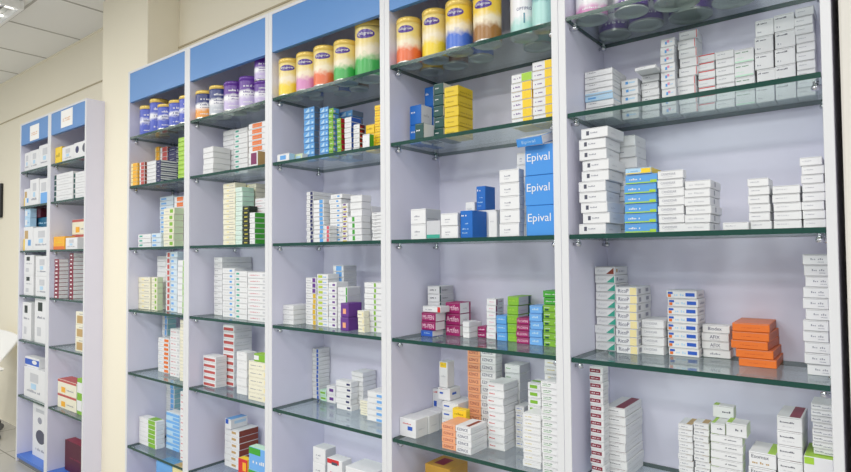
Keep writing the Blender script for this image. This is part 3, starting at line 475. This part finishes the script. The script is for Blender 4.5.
def glass_mat():
    m=bpy.data.materials.new('shelf_glass'); m.use_nodes=True; nt=m.node_tree; nt.nodes.clear()
    out=nt.nodes.new('ShaderNodeOutputMaterial'); mix=nt.nodes.new('ShaderNodeMixShader')
    tr=nt.nodes.new('ShaderNodeBsdfTransparent'); tr.inputs['Color'].default_value=(.90,.945,.93,1)
    gl=nt.nodes.new('ShaderNodeBsdfGlossy'); gl.inputs['Roughness'].default_value=.015; gl.inputs['Color'].default_value=(.9,.95,.93,1)
    lw=nt.nodes.new('ShaderNodeLayerWeight'); lw.inputs['Blend'].default_value=.5
    p=nt.nodes.new('ShaderNodeMath'); p.operation='POWER'; p.inputs[1].default_value=5.
    a=nt.nodes.new('ShaderNodeMath'); a.operation='MULTIPLY_ADD'; a.inputs[1].default_value=.7; a.inputs[2].default_value=.04
    nt.links.new(lw.outputs['Facing'],p.inputs[0]); nt.links.new(p.outputs[0],a.inputs[0]); nt.links.new(a.outputs[0],mix.inputs['Fac'])
    nt.links.new(tr.outputs[0],mix.inputs[1]); nt.links.new(gl.outputs[0],mix.inputs[2]); nt.links.new(mix.outputs[0],out.inputs[0])
    return m
M_GLASS=glass_mat()
M_GEDGE=principled('glass_green_edge',rgb(16,66,56),.12)
def tile_mat(name,base,size,ox,oy,linecol,width,rough,var):
    m=bpy.data.materials.new(name); m.use_nodes=True; nt=m.node_tree; p=nt.nodes['Principled BSDF']; p.inputs['Roughness'].default_value=rough
    tc=nt.nodes.new('ShaderNodeTexCoord'); mp=nt.nodes.new('ShaderNodeMapping'); mp.inputs['Location'].default_value=(-ox,-oy,0)
    br=nt.nodes.new('ShaderNodeTexBrick'); br.offset=0; br.squash=1
    br.inputs['Scale'].default_value=1; br.inputs['Brick Width'].default_value=size; br.inputs['Row Height'].default_value=size
    br.inputs['Mortar Size'].default_value=width; br.inputs['Mortar Smooth'].default_value=0
    br.inputs['Color1'].default_value=base; br.inputs['Color2'].default_value=tuple(c*(1-var) for c in base[:3])+(1,); br.inputs['Mortar'].default_value=linecol
    nt.links.new(tc.outputs['Object'],mp.inputs['Vector']); nt.links.new(mp.outputs['Vector'],br.inputs['Vector']); nt.links.new(br.outputs['Color'],p.inputs['Base Color'])
    return m
M_CEIL=principled('mineral_ceiling_tile',rgb(236,236,232),.9,bump=.15,bscale=160,var=.04)
M_FLOOR=tile_mat('grey_floor_tile',rgb(176,174,168),.6,0,.2,rgb(120,118,112),.004,.25,.05)
# ------------------------------------------------------------------ mesh helpers
class MB:
    def __init__(s): s.v=[];s.f=[];s.m=[];s.mats=[];s.sm=[]
    def mi(s,m):
        if m not in s.mats: s.mats.append(m)
        return s.mats.index(m)
    def add(s,vs,fs,m,mtx=None,smooth=False):
        b=len(s.v); s.v+=[tuple(mtx@Vector(v)) if mtx else tuple(v) for v in vs]
        i=s.mi(m) if not isinstance(m,list) else None
        for k,f in enumerate(fs):
            s.f.append([b+j for j in f]); s.m.append(i if i is not None else s.mi(m[k])); s.sm.append(smooth)
        return s
    def box(s,x0,y0,z0,x1,y1,z1,m,bev=0.,mtx=None,top=None,side=None,front=None):
        """box with optional chamfered edges; front = the -y face"""
        bm=bmesh.new(); bmesh.ops.create_cube(bm,size=1)
        for v in bm.verts: v.co=Vector((x0+(v.co.x+.5)*(x1-x0),y0+(v.co.y+.5)*(y1-y0),z0+(v.co.z+.5)*(z1-z0)))
        if bev: bmesh.ops.bevel(bm,geom=bm.edges[:],offset=bev,segments=1,affect='EDGES')
        bm.normal_update(); bm.verts.index_update()
        ms=[]
        for f in bm.faces:
            n=f.normal
            if abs(n.z)>.72 and top: ms.append(top)
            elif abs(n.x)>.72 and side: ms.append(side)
            elif n.y<-.68 and front: ms.append(front)
            else: ms.append(m)
        s.add([v.co.copy() for v in bm.verts],[[v.index for v in f.verts] for f in bm.faces],ms,mtx); bm.free(); return s
    def lathe(s,prof,seg,mfun,cx=0,cy=0,cz=0,smooth=True,caps=True):
        """prof: list of (r,z); mfun(theta,z)->material"""
        b=len(s.v); n=len(prof)
        for r,z in prof:
            for k in range(seg):
                a=2*math.pi*k/seg; s.v.append((cx+r*math.cos(a),cy+r*math.sin(a),cz+z))
        for i in range(n-1):
            for k in range(seg):
                k2=(k+1)%seg
                s.f.append([b+i*seg+k,b+i*seg+k2,b+(i+1)*seg+k2,b+(i+1)*seg+k])
                s.m.append(s.mi(mfun(2*math.pi*(k+.5)/seg,(prof[i][1]+prof[i+1][1])/2))); s.sm.append(smooth)
        if caps:
            s.f.append([b+k for k in range(seg)][::-1]); s.m.append(s.mi(mfun(0,prof[0][1]))); s.sm.append(False)
            s.f.append([b+(n-1)*seg+k for k in range(seg)]); s.m.append(s.mi(mfun(0,prof[-1][1]))); s.sm.append(False)
        return s
    def tube(s,pts,r,m,seg=8):
        pts=[Vector(p) for p in pts]; b=len(s.v)
        for i,p in enumerate(pts):
            t=(pts[min(i+1,len(pts)-1)]-pts[max(i-1,0)]).normalized()
            u=t.cross(Vector((0,0,1)) if abs(t.z)<.9 else Vector((1,0,0))).normalized(); w=t.cross(u)
            for k in range(seg):
                a=2*math.pi*k/seg; s.v.append(tuple(p+u*r*math.cos(a)+w*r*math.sin(a)))
        for i in range(len(pts)-1):
            for k in range(seg):
                k2=(k+1)%seg; s.f.append([b+i*seg+k,b+i*seg+k2,b+(i+1)*seg+k2,b+(i+1)*seg+k]); s.m.append(s.mi(m)); s.sm.append(True)
        s.f.append([b+k for k in range(seg)][::-1]); s.m.append(s.mi(m)); s.sm.append(False)
        e=b+(len(pts)-1)*seg; s.f.append([e+k for k in range(seg)]); s.m.append(s.mi(m)); s.sm.append(False)
        return s
    def mesh(s,name):
        me=bpy.data.meshes.new(name); me.from_pydata(s.v,[],s.f)
        for m in s.mats: me.materials.append(m)
        me.polygons.foreach_set('material_index',s.m); me.polygons.foreach_set('use_smooth',s.sm); me.update()
        return me
    def build(s,name,parent=None):
        o=bpy.data.objects.new(name,s.mesh(name)); COL.objects.link(o)
        if parent: o.parent=parent
        return o
def tag(o,label=None,cat=None,group=None,kind=None):
    if label: o['label']=label
    if cat: o['category']=cat
    if group: o['group']=group
    if kind: o['kind']=kind
    return o
def thing(name,loc,label,cat,group=None):
    o=bpy.data.objects.new(name,None); o.location=loc; o.empty_display_size=.05; COL.objects.link(o)
    return tag(o,label,cat,group)
_TXT={}
def text_shape(t):
    """2-D triangles of a word, scaled to a unit box"""
    if t not in _TXT:
        cu=bpy.data.curves.new('lettering','FONT'); cu.body=t; cu.size=1; cu.resolution_u=2
        ob=bpy.data.objects.new('lettering',cu); me=ob.to_mesh()
        vs=[(v.co.x,v.co.y) for v in me.vertices]; fs=[list(p.vertices) for p in me.polygons]
        ob.to_mesh_clear(); bpy.data.objects.remove(ob); bpy.data.curves.remove(cu)
        x0=min(v[0] for v in vs);x1=max(v[0] for v in vs);y0=min(v[1] for v in vs);y1=max(v[1] for v in vs)
        _TXT[t]=([((a-x0)/(x1-x0),(b-y0)/(y1-y0)) for a,b in vs],fs)
    return _TXT[t]
def items_2d(kind,a,rnd,txt=None,asp=1.):
    """printed shapes as (verts, faces) in face coordinates 0..1"""
    u0,v0,u1,v1=a
    if kind=='r': return [(u0,v0),(u1,v0),(u1,v1),(u0,v1)],[[0,1,2,3]]
    if kind=='g': return [(u0,v0),(u1,v0),(u1,v1)],[[0,1,2]]
    if kind=='e':
        return [((u0+u1)/2+(u1-u0)/2*math.cos(math.pi*k/9),(v0+v1)/2+(v1-v0)/2*math.sin(math.pi*k/9)) for k in range(18)],[list(range(18))]
    if kind=='t':
        vs,fs=text_shape(txt); return [(u0+x*(u1-u0),v0+y*(v1-v0)) for x,y in vs],fs
    vs=[];fs=[]; u=u0; hgt=v1-v0; step=min((u1-u0)/3.,hgt*asp*.62)   # small letter-like marks
    step=max(step,(u1-u0)/14.)
    while u<u1-step*.5:
        w=step*rnd.uniform(.55,.8); hh=hgt*rnd.choice([.5,.5,.8,.55]); b=len(vs)
        vs+=[(u,v0),(u+w,v0),(u+w,v0+hh),(u,v0+hh)]; fs.append([b,b+1,b+2,b+3]); u+=step*(2. if rnd.random()<.13 else 1.)
    return vs,fs
_ST={}
def style(k):
    if k not in _ST:
        head,_,rest=ST[k].partition('|'); c=head.split(','); its=[]
        for it in filter(None,rest.split(';')):
            p=it.split(); its.append((p[0],p[1],tuple(float(x) for x in p[2:6]),p[6],' '.join(p[7:])))
        _ST[k]=(c,its)
    return _ST[k]
def carton(mb,w,d,h,sty,seed,mtx=None):
    """a folded card box, origin at its front lower left corner, front facing -y, with its printing"""
    (cf,cs,ct),its=style(sty); rnd=random.Random(seed); bev=min(.0012,h*.09)
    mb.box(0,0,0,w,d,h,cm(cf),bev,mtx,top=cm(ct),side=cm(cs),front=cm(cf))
    e=.0004
    # tuck flap slit across the front
    if h<.05:
        mb.add([(bev*2,-e*.6,h*.93-.0006),(w-bev*2,-e*.6,h*.93-.0006),(w-bev*2,-e*.6,h*.93),(bev*2,-e*.6,h*.93)],[[0,1,2,3]],cm('seam'),mtx)
    for n,(face,kind,a,col,txt) in enumerate(its):
        off=e*(1+.25*n)
        if face=='F': asp=h/w; f=lambda u,v:(bev+u*(w-2*bev),-off,bev+v*(h-2*bev))
        elif face=='S': asp=h/d; f=lambda u,v:(w+off,bev+u*(d-2*bev),bev+v*(h-2*bev))
        else: asp=d/w; f=lambda u,v:(bev+u*(w-2*bev),bev+v*(d-2*bev),h+min(off,.00018))
        vs,fs=items_2d(kind,a,rnd,txt,asp)
        mb.add([f(u,v) for u,v in vs],fs,cm(col),mtx)
# ------------------------------------------------------------------ the setting
YF,YW=1.39,1.664
CEIL=2.83
def struct(name,mb): return tag(mb.build(name),kind='structure')
struct('floor',MB().box(-8.5,-3.,-.05,2.2,YW,0,M_FLOOR))
struct('ceiling',MB().box(-8.5,-3.,CEIL,2.2,YW+.1,CEIL+.05,M_CEIL))
struct('wall_back',MB().box(-8.5,YW,0,2.2,YW+.1,CEIL,M_WALL))
g=MB()
for k in range(-8,12): g.box(-4.304+.595*k-.006,-3.,CEIL-.003,-4.304+.595*k+.006,YW,CEIL+.004,M_TBAR)
for k in range(0,7): g.box(-8.5,1.235-.595*k-.006,CEIL-.0034,2.2,1.235-.595*k+.006,CEIL+.004,M_TBAR)
struct('trim_1',g)
struct('trim_2',MB().box(-8.5,YW-.008,CEIL-.01,2.2,YW+.001,CEIL-.0005,M_WALL))
CW=1.489
struct('trim_3',MB().box(-3.553,CW,0,-3.0215,YW+.001,CEIL,M_WALL,.003))       # wall pilaster between the two shelf units
tr=MB().box(-8.5,YW-.006,2.478,-3.555,YW+.001,2.485,M_TRUNK); tr.box(-3.02,YW-.006,2.478,2.2,YW+.001,2.485,M_TRUNK); struct('trim_4',tr)
struct('wall_right',MB().box(-.0615,YF+.0,0,1.2,YW+.001,CEIL,M_PILLAR,.004))
# ------------------------------------------------------------------ shelf cabinets
TH=.018
def cabinet(key,x0,x1,hs,ht,hb,label,sign,lo_out,hi_out):
    """x0,x1: inner faces of the side panels"""
    root=thing('shelf_cabinet',((x0+x1)/2,YF+DEP/2,0),label,'shelf cabinet','open glass shelf cabinets')
    L=Matrix.Translation((-(x0+x1)/2,-(YF+DEP/2),0)); yb=YF+DEP
    def put(mb,name):
        mb.v=[tuple(L@Vector(v)) for v in mb.v]; return mb.build(name,root)
    lw,hw=lo_out,hi_out
    put(MB().box(x0-lw,YF,0,x0,yb+.008,ht+.012,M_LAM,.0008,front=M_WHITE),'side_panel')
    put(MB().box(x1,YF,0,x1+hw,yb+.008,ht+.012,M_LAM,.0008,front=M_WHITE),'side_panel')
    put(MB().box(x0+.0004,yb,.0,x1-.0004,yb+.008,ht,M_LAM),'back_panel')
    put(MB().box(x0+.0004,YF+.001,hb,x1-.0004,YF+.018,ht,M_BLUE,.0008),'header_panel')
    put(MB().box(x0+.0004,YF,ht+.0003,x1-.0004,yb,ht+.012,M_LAM,.0008,front=M_WHITE),'top_panel')
    zb=hs[7]
    put(MB().box(x0+.0004,YF+.001,zb-.02,x1-.0004,yb-.0004,zb,M_BASE,.0008),'base_panel')
    put(MB().box(x0+.0004,YF+.012,.0,x1-.0004,YF+.03,zb-.0205,M_KICK),'kick_board')
    for i in range(1,7):
        z=hs[i]
        gm=MB().box(x0+.0015,YF+.003,z-.0115,x1-.0015,yb-.0015,z,M_GEDGE,0,top=M_GLASS)
        put(gm,'glass_shelf')
        for xs,sg in ((x0,1),(x1,-1)):
            for yy in (YF+.03,yb-.035):
                pm=MB(); prof=[(.0045,0),(.0045,.014),(.0065,.0145),(.0065,.017),(.004,.018)]
                pm.lathe([(.0048,-.030),(.0078,-.0285),(.0088,-.024),(.0070,-.0195),(.0050,-.0175),(.0058,-.0145),(.0058,-.0122)],14,lambda a,z:M_CHROME,xs+sg*.0125,yy,z)
                pm.tube([(xs+sg*.0001,yy,z-.0235),(xs+sg*.0125,yy,z-.0235)],.0042,M_CHROME,10)
                put(pm,'shelf_peg')
    if sign:
        sx0,sx1,sz0,sz1=sign
        sm=MB().box(sx0,YF-.0003,sz0,sx1,YF+.0008,sz1,M_PAPER)
        rnd=random.Random(int(sx0*1000))
        for v in (.46,.34):
            vs,fs=items_2d('d',(.18,v,.82,v+.1),rnd,None,1.3)
            sm.add([(sx0+u*(sx1-sx0),YF-.0007,sz0+w*(sz1-sz0)) for u,w in vs],fs,M_PRINT)
        o=put(sm,'paper_sign'); o['label']='small white printed sheet stuck on the blue header'
    return root
LBL={1:'white and lavender shelf cabinet of blue and white cans, next to the wall pilaster',
2:'shelf cabinet with violet cans on its top shelf',
3:'shelf cabinet with a row of five gold cans on top shelf',
4:'shelf cabinet holding magenta, green and light blue cartons',
5:'widest looking shelf cabinet with orange boxes, beside the pale pillar',
8:'far shelf cabinet at the outer end, full of large white cartons',
9:'far shelf cabinet with lavender end panel beside the pilaster'}
gap={k:None for k in XB}
for k in (1,2,3,4,5,8,9):
    a,b=XB[k]
    prev={2:1,3:2,4:3,5:4,9:8}.get(k); nxt={1:2,2:3,3:4,4:5,8:9}.get(k)
    lo=(a-XB[prev][1])/2-.0003 if prev else TH
    hi=(XB[nxt][0]-b)/2-.0003 if nxt else TH
    far=k in (8,9)
    sg={8:(-4.378,-4.222,2.098,2.196),9:(-3.872,-3.704,2.112,2.214)}.get(k)
    cabinet(k,a,b,lh if far else hs,LT if far else HT,LB if far else HB,LBL[k],sg,lo,hi)
# ------------------------------------------------------------------ cans
CANCOL={ # lid, top band, middle, foot, badge, badge word
'yellow':('gold','goldl','creamy','yel','vio','Enfagrow'),'pink':('gold','goldl','creamy','pinkc','vio','Enfagrow'),
'orange':('gold','goldl','creamy','orangec','vio','Enfagrow'),'green':('gold','goldl','creamy','greenc','vio','Enfagrow'),
'greenbig':('gold','goldl','creamy','greenc','vio','Enfagrow'),'blue':('gold','goldy','creamy','bluec','vio','Enfagrow'),
'brown':('gold','goldy','creamy','brownc','vio','Enfagrow'),
'tealnat':('wht','wht','wht','mintc',None,'OPTIPRO'),'tealvio':('mintc','mintd','mintc','mintc','violetb',None),
'navywhite':('gold','cobc','wht','cobc',None,'~'),'orangewhite':('gold','navyc','wht','orangec2',None,'~'),
'navysilver':('gold','navyc','wht','silv',None,'~'),'violet':('violetl','violetl','wht','lav',None,'~v'),'violettwo':('violetl','violetl','wht','lav',None,'~v'),
'pinkw':('wht','wht','wht','pinkc',None,'~v'),'purpw':('violetl','wht','wht','violetl',None,'~v'),'silver':('silv','violetl','wht','violetl',None,None)}
CP={'goldl':(234,212,132),'gold':(226,194,96),'goldy':(240,206,74),'creamy':(240,228,200),'yel':(244,214,50),'pinkc':(214,140,190),'orangec':(232,112,62),'greenc':(66,176,84),
'bluec':(66,112,210),'brownc':(160,112,52),'wht':(238,238,240),'mintc':(176,222,216),'mintd':(60,130,150),'navyc':(42,56,120),'cobc':(62,84,190),'orangec2':(238,158,60),
'silv':(190,196,204),'violetl':(96,50,150),'lav':(198,184,222),'violetb':(110,60,160),'vio':(74,44,140)}
_CM={k:principled('can_'+k,rgb(*v),.25,metal=.12 if k in('gold','silv') else .0) for k,v in CP.items()}
M_TIN=principled('tin_plate',rgb(208,210,204),.28,metal=.85)
def can_print(kind):
    lid,top,mid,foot,badge,word=CANCOL[kind]
    m=bpy.data.materials.new('can_print_'+kind); m.use_nodes=True; nt=m.node_tree; p=nt.nodes['Principled BSDF']
    p.inputs['Roughness'].default_value=.28
    tc=nt.nodes.new('ShaderNodeTexCoord'); sp=nt.nodes.new('ShaderNodeSeparateXYZ'); nz=nt.nodes.new('ShaderNodeTexNoise'); nz.inputs['Scale'].default_value=55; nz.inputs['Detail'].default_value=2
    ma=nt.nodes.new('ShaderNodeMath'); ma.operation='MULTIPLY_ADD'; ma.inputs[1].default_value=.22
    cr=nt.nodes.new('ShaderNodeValToRGB'); e=cr.color_ramp.elements
    f0=.50 if kind=='navywhite' else .30 if kind in ('tealnat','pinkw','purpw') else .42
    e[0].position=f0; e[0].color=rgb(*CP[foot]); e[1].position=f0+.16; e[1].color=rgb(*CP[mid])
    a=e.new(.66); a.color=rgb(*CP[mid]); a=e.new(.80); a.color=rgb(*CP[top])
    nt.links.new(tc.outputs['Object'],nz.inputs['Vector']); nt.links.new(tc.outputs['Generated'],sp.inputs[0])
    nt.links.new(nz.outputs['Fac'],ma.inputs[0]); nt.links.new(sp.outputs['Z'],ma.inputs[2]); nt.links.new(ma.outputs[0],cr.inputs[0]); nt.links.new(cr.outputs[0],p.inputs['Base Color'])
    return m
_CP={}
def can(x,y,z,r,h,kind,label,group):
    root=thing('formula_can',(x,y,z),label,'can',group)
    lid,top,mid,foot,badge,word=CANCOL[kind]
    levels=2 if kind=='violettwo' else 1
    if levels==2: pass
    H=h/levels
    for lv in range(levels):
        zb=lv*H+.0004; hb=H-.0008
        ph=R_.uniform(0,6.28)
        def mf(a,zz,zb=zb,hb=hb,ph=ph):
            if zz-zb<.0062: return M_TIN
            if kind not in _CP: _CP[kind]=can_print(kind)
            return _CP[kind]
        prof=[(r*.80,zb+.006),(r*.86,zb+.003),(r*.93,zb+.003),(r*.955,zb),(r,zb),(r,zb+.0035),(r*.985,zb+.0055),(r*.985,zb+hb*.05)]
        n=22
        prof+=[(r*.985,zb+hb*(.05+.83*i/n)) for i in range(1,n+1)]
        b=MB().lathe(prof,40,mf); b.build('body',root)
        l=MB().lathe([(r*.985,zb+hb*.8805),(r*1.0,zb+hb*.885),(r*1.0,zb+hb*.97),(r*.97,zb+hb),(r*.9,zb+hb*.995)],40,lambda a,zz:_CM[lid]); l.build('lid',root)
        # badge facing out of the shelf towards the aisle
        a0=math.atan2(-y,-x)-(.35 if word=='Enfagrow' else 0)
        rr=r*.985+.0006
        def wrap(vs,cz,ww,hh,rad): return [(rad*math.cos(a0+(u-.5)*ww),rad*math.sin(a0+(u-.5)*ww),cz+(v-.5)*hh) for u,v in vs]
        if badge:
            m=MB(); N=24; ww,hh=(1.35,.16*hb)
            pts=[(.5,.5)]+[(.5+.5*math.cos(2*math.pi*k/N),.5+.5*math.sin(2*math.pi*k/N)) for k in range(N)]
            mid_=[(.5+.25*math.cos(2*math.pi*k/N),.5+.25*math.sin(2*math.pi*k/N)) for k in range(N)]
            vs=pts+mid_; fs=[[0,1+N+k,1+N+(k+1)%N] for k in range(N)]+[[1+k,1+(k+1)%N,1+N+(k+1)%N,1+N+k] for k in range(N)]
            m.add(wrap(vs,zb+hb*.73,ww,hh,rr),fs,_CM[badge],smooth=True)
            if word:
                vs,fs=text_shape(word); m.add(wrap([(.1+.8*u,.28+.45*v) for u,v in vs],zb+hb*.73,ww,hh,rr+.0006),fs,_CM['wht'])
            m.build('badge',root)
        elif word:
            m=MB()
            if word[0]=='~':
                rnd=random.Random(len(label)+lv)
                for cz,hh,c in ((.70,.09,'wht'),(.5,.07,'navyc' if word=='~' else 'violetl'),(.40,.04,'navyc' if word=='~' else 'violetl'),(.18,.06,'wht')):
                    vs,fs=items_2d('d',(.1,0,.9,1),rnd,None,.12); m.add(wrap(vs,zb+hb*cz,1.5,hb*hh,rr),fs,_CM[c])
            else:
                vs,fs=text_shape(word); m.add(wrap(vs,zb+hb*.42,1.1,hb*.05,rr),fs,_CM['navyc'])
                m.build('lettering',root); m=MB()
                vs,fs=text_shape('1'); m.add(wrap([(.45+.1*u,v) for u,v in vs],zb+hb*.26,1.1,hb*.17,rr),fs,_CM['mintd'])
            m.build('numeral' if word[0]!='~' else 'lettering',root)
    return root
for bay,x,y,r,h,kind,look in CANS:
    zs=(hs if bay<6 else lh)[1]
    can(x,y,zs+.0003,r,h,kind,look,'formula cans on the top shelf')
# ------------------------------------------------------------------ boxes on the shelves
stuff={0:MB(),1:MB()}; NB=0
for si,(bay,sh,x0,w,yf,dep,z0,h,n,sty,look,jit,big,ind,ex) in enumerate(STACKS):
    rnd=random.Random(si*13+5); mix=ex.get('mix',{}); meshes={}
    name='carton' if big else 'medicine_box'
    where=SHELF[sh]+', '+BAY[bay]
    for k in range(n):
        st=mix.get(k,sty); hh=h-(.0008 if h>.008 else .0006); ww=w-.0006; dd=dep-.0008
        dx=max(-.005,min(.005,rnd.gauss(0,jit*.7))); yw=max(-.05,min(.05,rnd.gauss(0,jit*6))) if jit>.0015 else rnd.gauss(0,.004)
        if 'crooked pile of orange' in look: dx=[.012,.006,-.004,-.001,0][k]; yw=[.02,.0,-.05,-.02,.03][k]
        dy=abs(rnd.gauss(0,jit*.5))
        loc=Vector((x0+dx+.0003,yf+dy,z0+k*h+.0003)); rot=Euler((math.radians(ex.get('pitch',0)),math.radians(ex.get('roll',0)),yw))
        pa,pb=XB[bay]
        if ex.get('pitch') is None and yf>YF+.001:
            if x0-pa<.012 or pb-(x0+w)<.012: yw=0.; rot=Euler((0,math.radians(ex.get('roll',0)),0))
            loc.x=max(pa+.0012,min(pb-.0012-ww,loc.x)); loc.y=min(loc.y,YF+DEP-dd-.0015)
        if 'pitch' in ex: loc.z-=.0066
        if ind:
            if st not in meshes:
                mb=MB(); carton(mb,ww,dd,hh,st,si*31+len(meshes)); meshes[st]=mb.mesh(name)
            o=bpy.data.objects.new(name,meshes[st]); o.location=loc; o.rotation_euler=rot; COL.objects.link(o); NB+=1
            if n==1: lab='%s, %s'%(look,where)
            else:
                od='topmost' if k==n-1 else ORD[k]
                lab='%s %s in the %s, %s'%(od,'carton' if big else 'box',look,where)
            if bay in BAYL:
                l2=lab.replace(BAY[bay],BAYL[bay])
                if len(l2.split())<=16: lab=l2
            tag(o,lab,'carton' if big else 'medicine box','%s, %s'%(look,where) if n>1 else ('cartons' if big else 'single boxes')+' on the shelves')
        else:
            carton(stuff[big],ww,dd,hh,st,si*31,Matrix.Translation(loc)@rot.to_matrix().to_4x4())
if stuff[0].v: tag(stuff[0].build('medicine_boxes'),'small stacked medicine boxes filling the shelves of the farther bays','medicine boxes',kind='stuff')
if stuff[1].v: tag(stuff[1].build('cartons'),'small stacked cartons filling the shelves of the farther bays','cartons',kind='stuff')
# ------------------------------------------------------------------ other things in the place
t=thing('ceiling_light',(-4.35,.85,CEIL-.01),'white louvred ceiling light hanging at the far end','ceiling light')
def local(o,mb): 
    l=o.location; mb.v=[(a-l.x,b-l.y,c-l.z) for a,b,c in mb.v]; return mb
fx0,fx1,fy0,fy1,fz=-4.485,-3.893,.605,1.198,2.776
m=MB()
for a in ((fx0,fy0,fx1,fy0+.02),(fx0,fy1-.02,fx1,fy1),(fx0,fy0+.0201,fx0+.02,fy1-.0201),(fx1-.02,fy0+.0201,fx1,fy1-.0201)): m.box(a[0],a[1],fz,a[2],a[3],CEIL-.004,M_LIGHTBODY,.002)
local(t,m).build('housing',t)
m=MB()
for k in range(1,8):
    y=fy0+.02+(fy1-fy0-.04)*k/8; m.box(fx0+.021,y-.003,fz+.002,fx1-.021,y+.003,fz+.022,M_GREYMET)
local(t,m).build('louvre',t)
M_TUBE=principled('lamp_tube',rgb(255,255,250),.4); M_TUBE.node_tree.nodes['Principled BSDF'].inputs['Emission Color'].default_value=(1,1,.97,1); M_TUBE.node_tree.nodes['Principled BSDF'].inputs['Emission Strength'].default_value=1.5
for k in range(3):
    xx=fx0+.12+k*.18; m=MB().tube([(xx,fy0+.025,fz+.033),(xx,fy1-.025,fz+.033)],.008,M_TUBE,10); local(t,m).build('lamp_tube',t)
fr=thing('wall_frame',(-6.2,YW-.02,1.68),'dark framed board on the cream wall beyond the far cabinet','wall frame')
local(fr,MB().box(-6.6,YW-.022,1.68,-5.835,YW-.0005,1.967,M_BLACK,.003)).build('frame',fr)
local(fr,MB().box(-6.58,YW-.0235,1.70,-5.855,YW-.0221,1.947,cm('nvy'))).build('picture_face',fr)
# white chair beside the far cabinet
ch=thing('chair',(-5.35,1.2,0),'white rounded shell chair on dark legs, left of the far cabinet','chair')
M_SHELL=principled('white_chair_shell',rgb(244,243,238),.35)
cx=-5.38
vs=[];fs=[];nu,nv=18,12
for j in range(nv+1):
    t_=j/nv; half=.10+.35*t_**.85; z=.535+.245*t_
    for i in range(nu+1):
        u=i/nu*2-1; vs.append((cx+u*half,1.50+.05*t_-.05*(1-abs(u)**2)*0-.03*u*u,z-.012*u*u*t_))
for j in range(nv):
    for i in range(nu): a=j*(nu+1)+i; fs.append([a,a+1,a+nu+2,a+nu+1])
m=MB().add(vs,fs,M_SHELL,smooth=True); bk=local(ch,m).build('backrest',ch); bk.modifiers.new('thick','SOLIDIFY').thickness=.012
m=MB().box(cx-.22,1.06,.50,cx+.22,1.50,.524,M_SHELL,.01); local(ch,m).build('seat',ch)
m=MB().lathe([(.022,.06),(.022,.499)],16,lambda a,z:M_BLACK,cx,1.28,0); local(ch,m).build('pedestal',ch)
for k in range(5):
    a=math.radians(72*k+35); m=MB().tube([(cx,1.28,.075),(cx+.15*math.cos(a),1.28+.15*math.sin(a),.07),(cx+.29*math.cos(a),1.28+.29*math.sin(a),.062)],.016,M_BLACK); local(ch,m).build('leg',ch)
    m=MB().tube([(cx+.29*math.cos(a)-.012,1.28+.29*math.sin(a),.0265),(cx+.29*math.cos(a)+.012,1.28+.29*math.sin(a),.0265)],.026,M_GREYMET,14); local(ch,m).build('castor',ch)
# ------------------------------------------------------------------ light: the room's ceiling panels, an added far-left fill pair and soft daylight from the open shop side
def lamp(x,y,w,sx=.6,sy=.6,z=CEIL-.03,col=(1,.985,.96)):
    l=bpy.data.lights.new('ceiling_and_fill_lamp','AREA'); l.shape='RECTANGLE'; l.size=sx; l.size_y=sy; l.energy=w; l.color=col
    o=bpy.data.objects.new('ceiling_and_fill_lamp',l); o.location=(x,y,z); COL.objects.link(o)
for x in (-7.3,-6.1,-4.9,-3.7,-2.5,-1.3,-.1,1.1):  # leftmost pair is added fill to brighten the far wall and ceiling
    lamp(x,-.25,LAMP_A*(.4 if x<-5 else 1)); lamp(x,-1.75,LAMP_B*(.4 if x<-5 else 1))
w=bpy.data.worlds.new('room'); scene.world=w; w.use_nodes=True
bg=w.node_tree.nodes['Background']; bg.inputs['Color'].default_value=(.93,.96,1,1); bg.inputs['Strength'].default_value=WORLD
# ------------------------------------------------------------------ camera
cam=bpy.data.cameras.new('camera'); co=bpy.data.objects.new('camera',cam); COL.objects.link(co)
cam.sensor_width=36; cam.lens=FPX/851*36; cam.clip_start=.05
Rm=Matrix(((CR[0],CU[0],-CF[0]),(CR[1],CU[1],-CF[1]),(CR[2],CU[2],-CF[2])))
co.matrix_world=Matrix.Translation((0,0,HC))@Rm.to_4x4()
scene.camera=co
scene.view_settings.view_transform='Standard'; scene.view_settings.look='None'
scene.view_settings.gamma=1; scene.view_settings.use_curve_mapping=False; scene.view_settings.exposure=EXPO
scene.cycles.transparent_max_bounces=32; scene.cycles.max_bounces=10; scene.cycles.diffuse_bounces=5
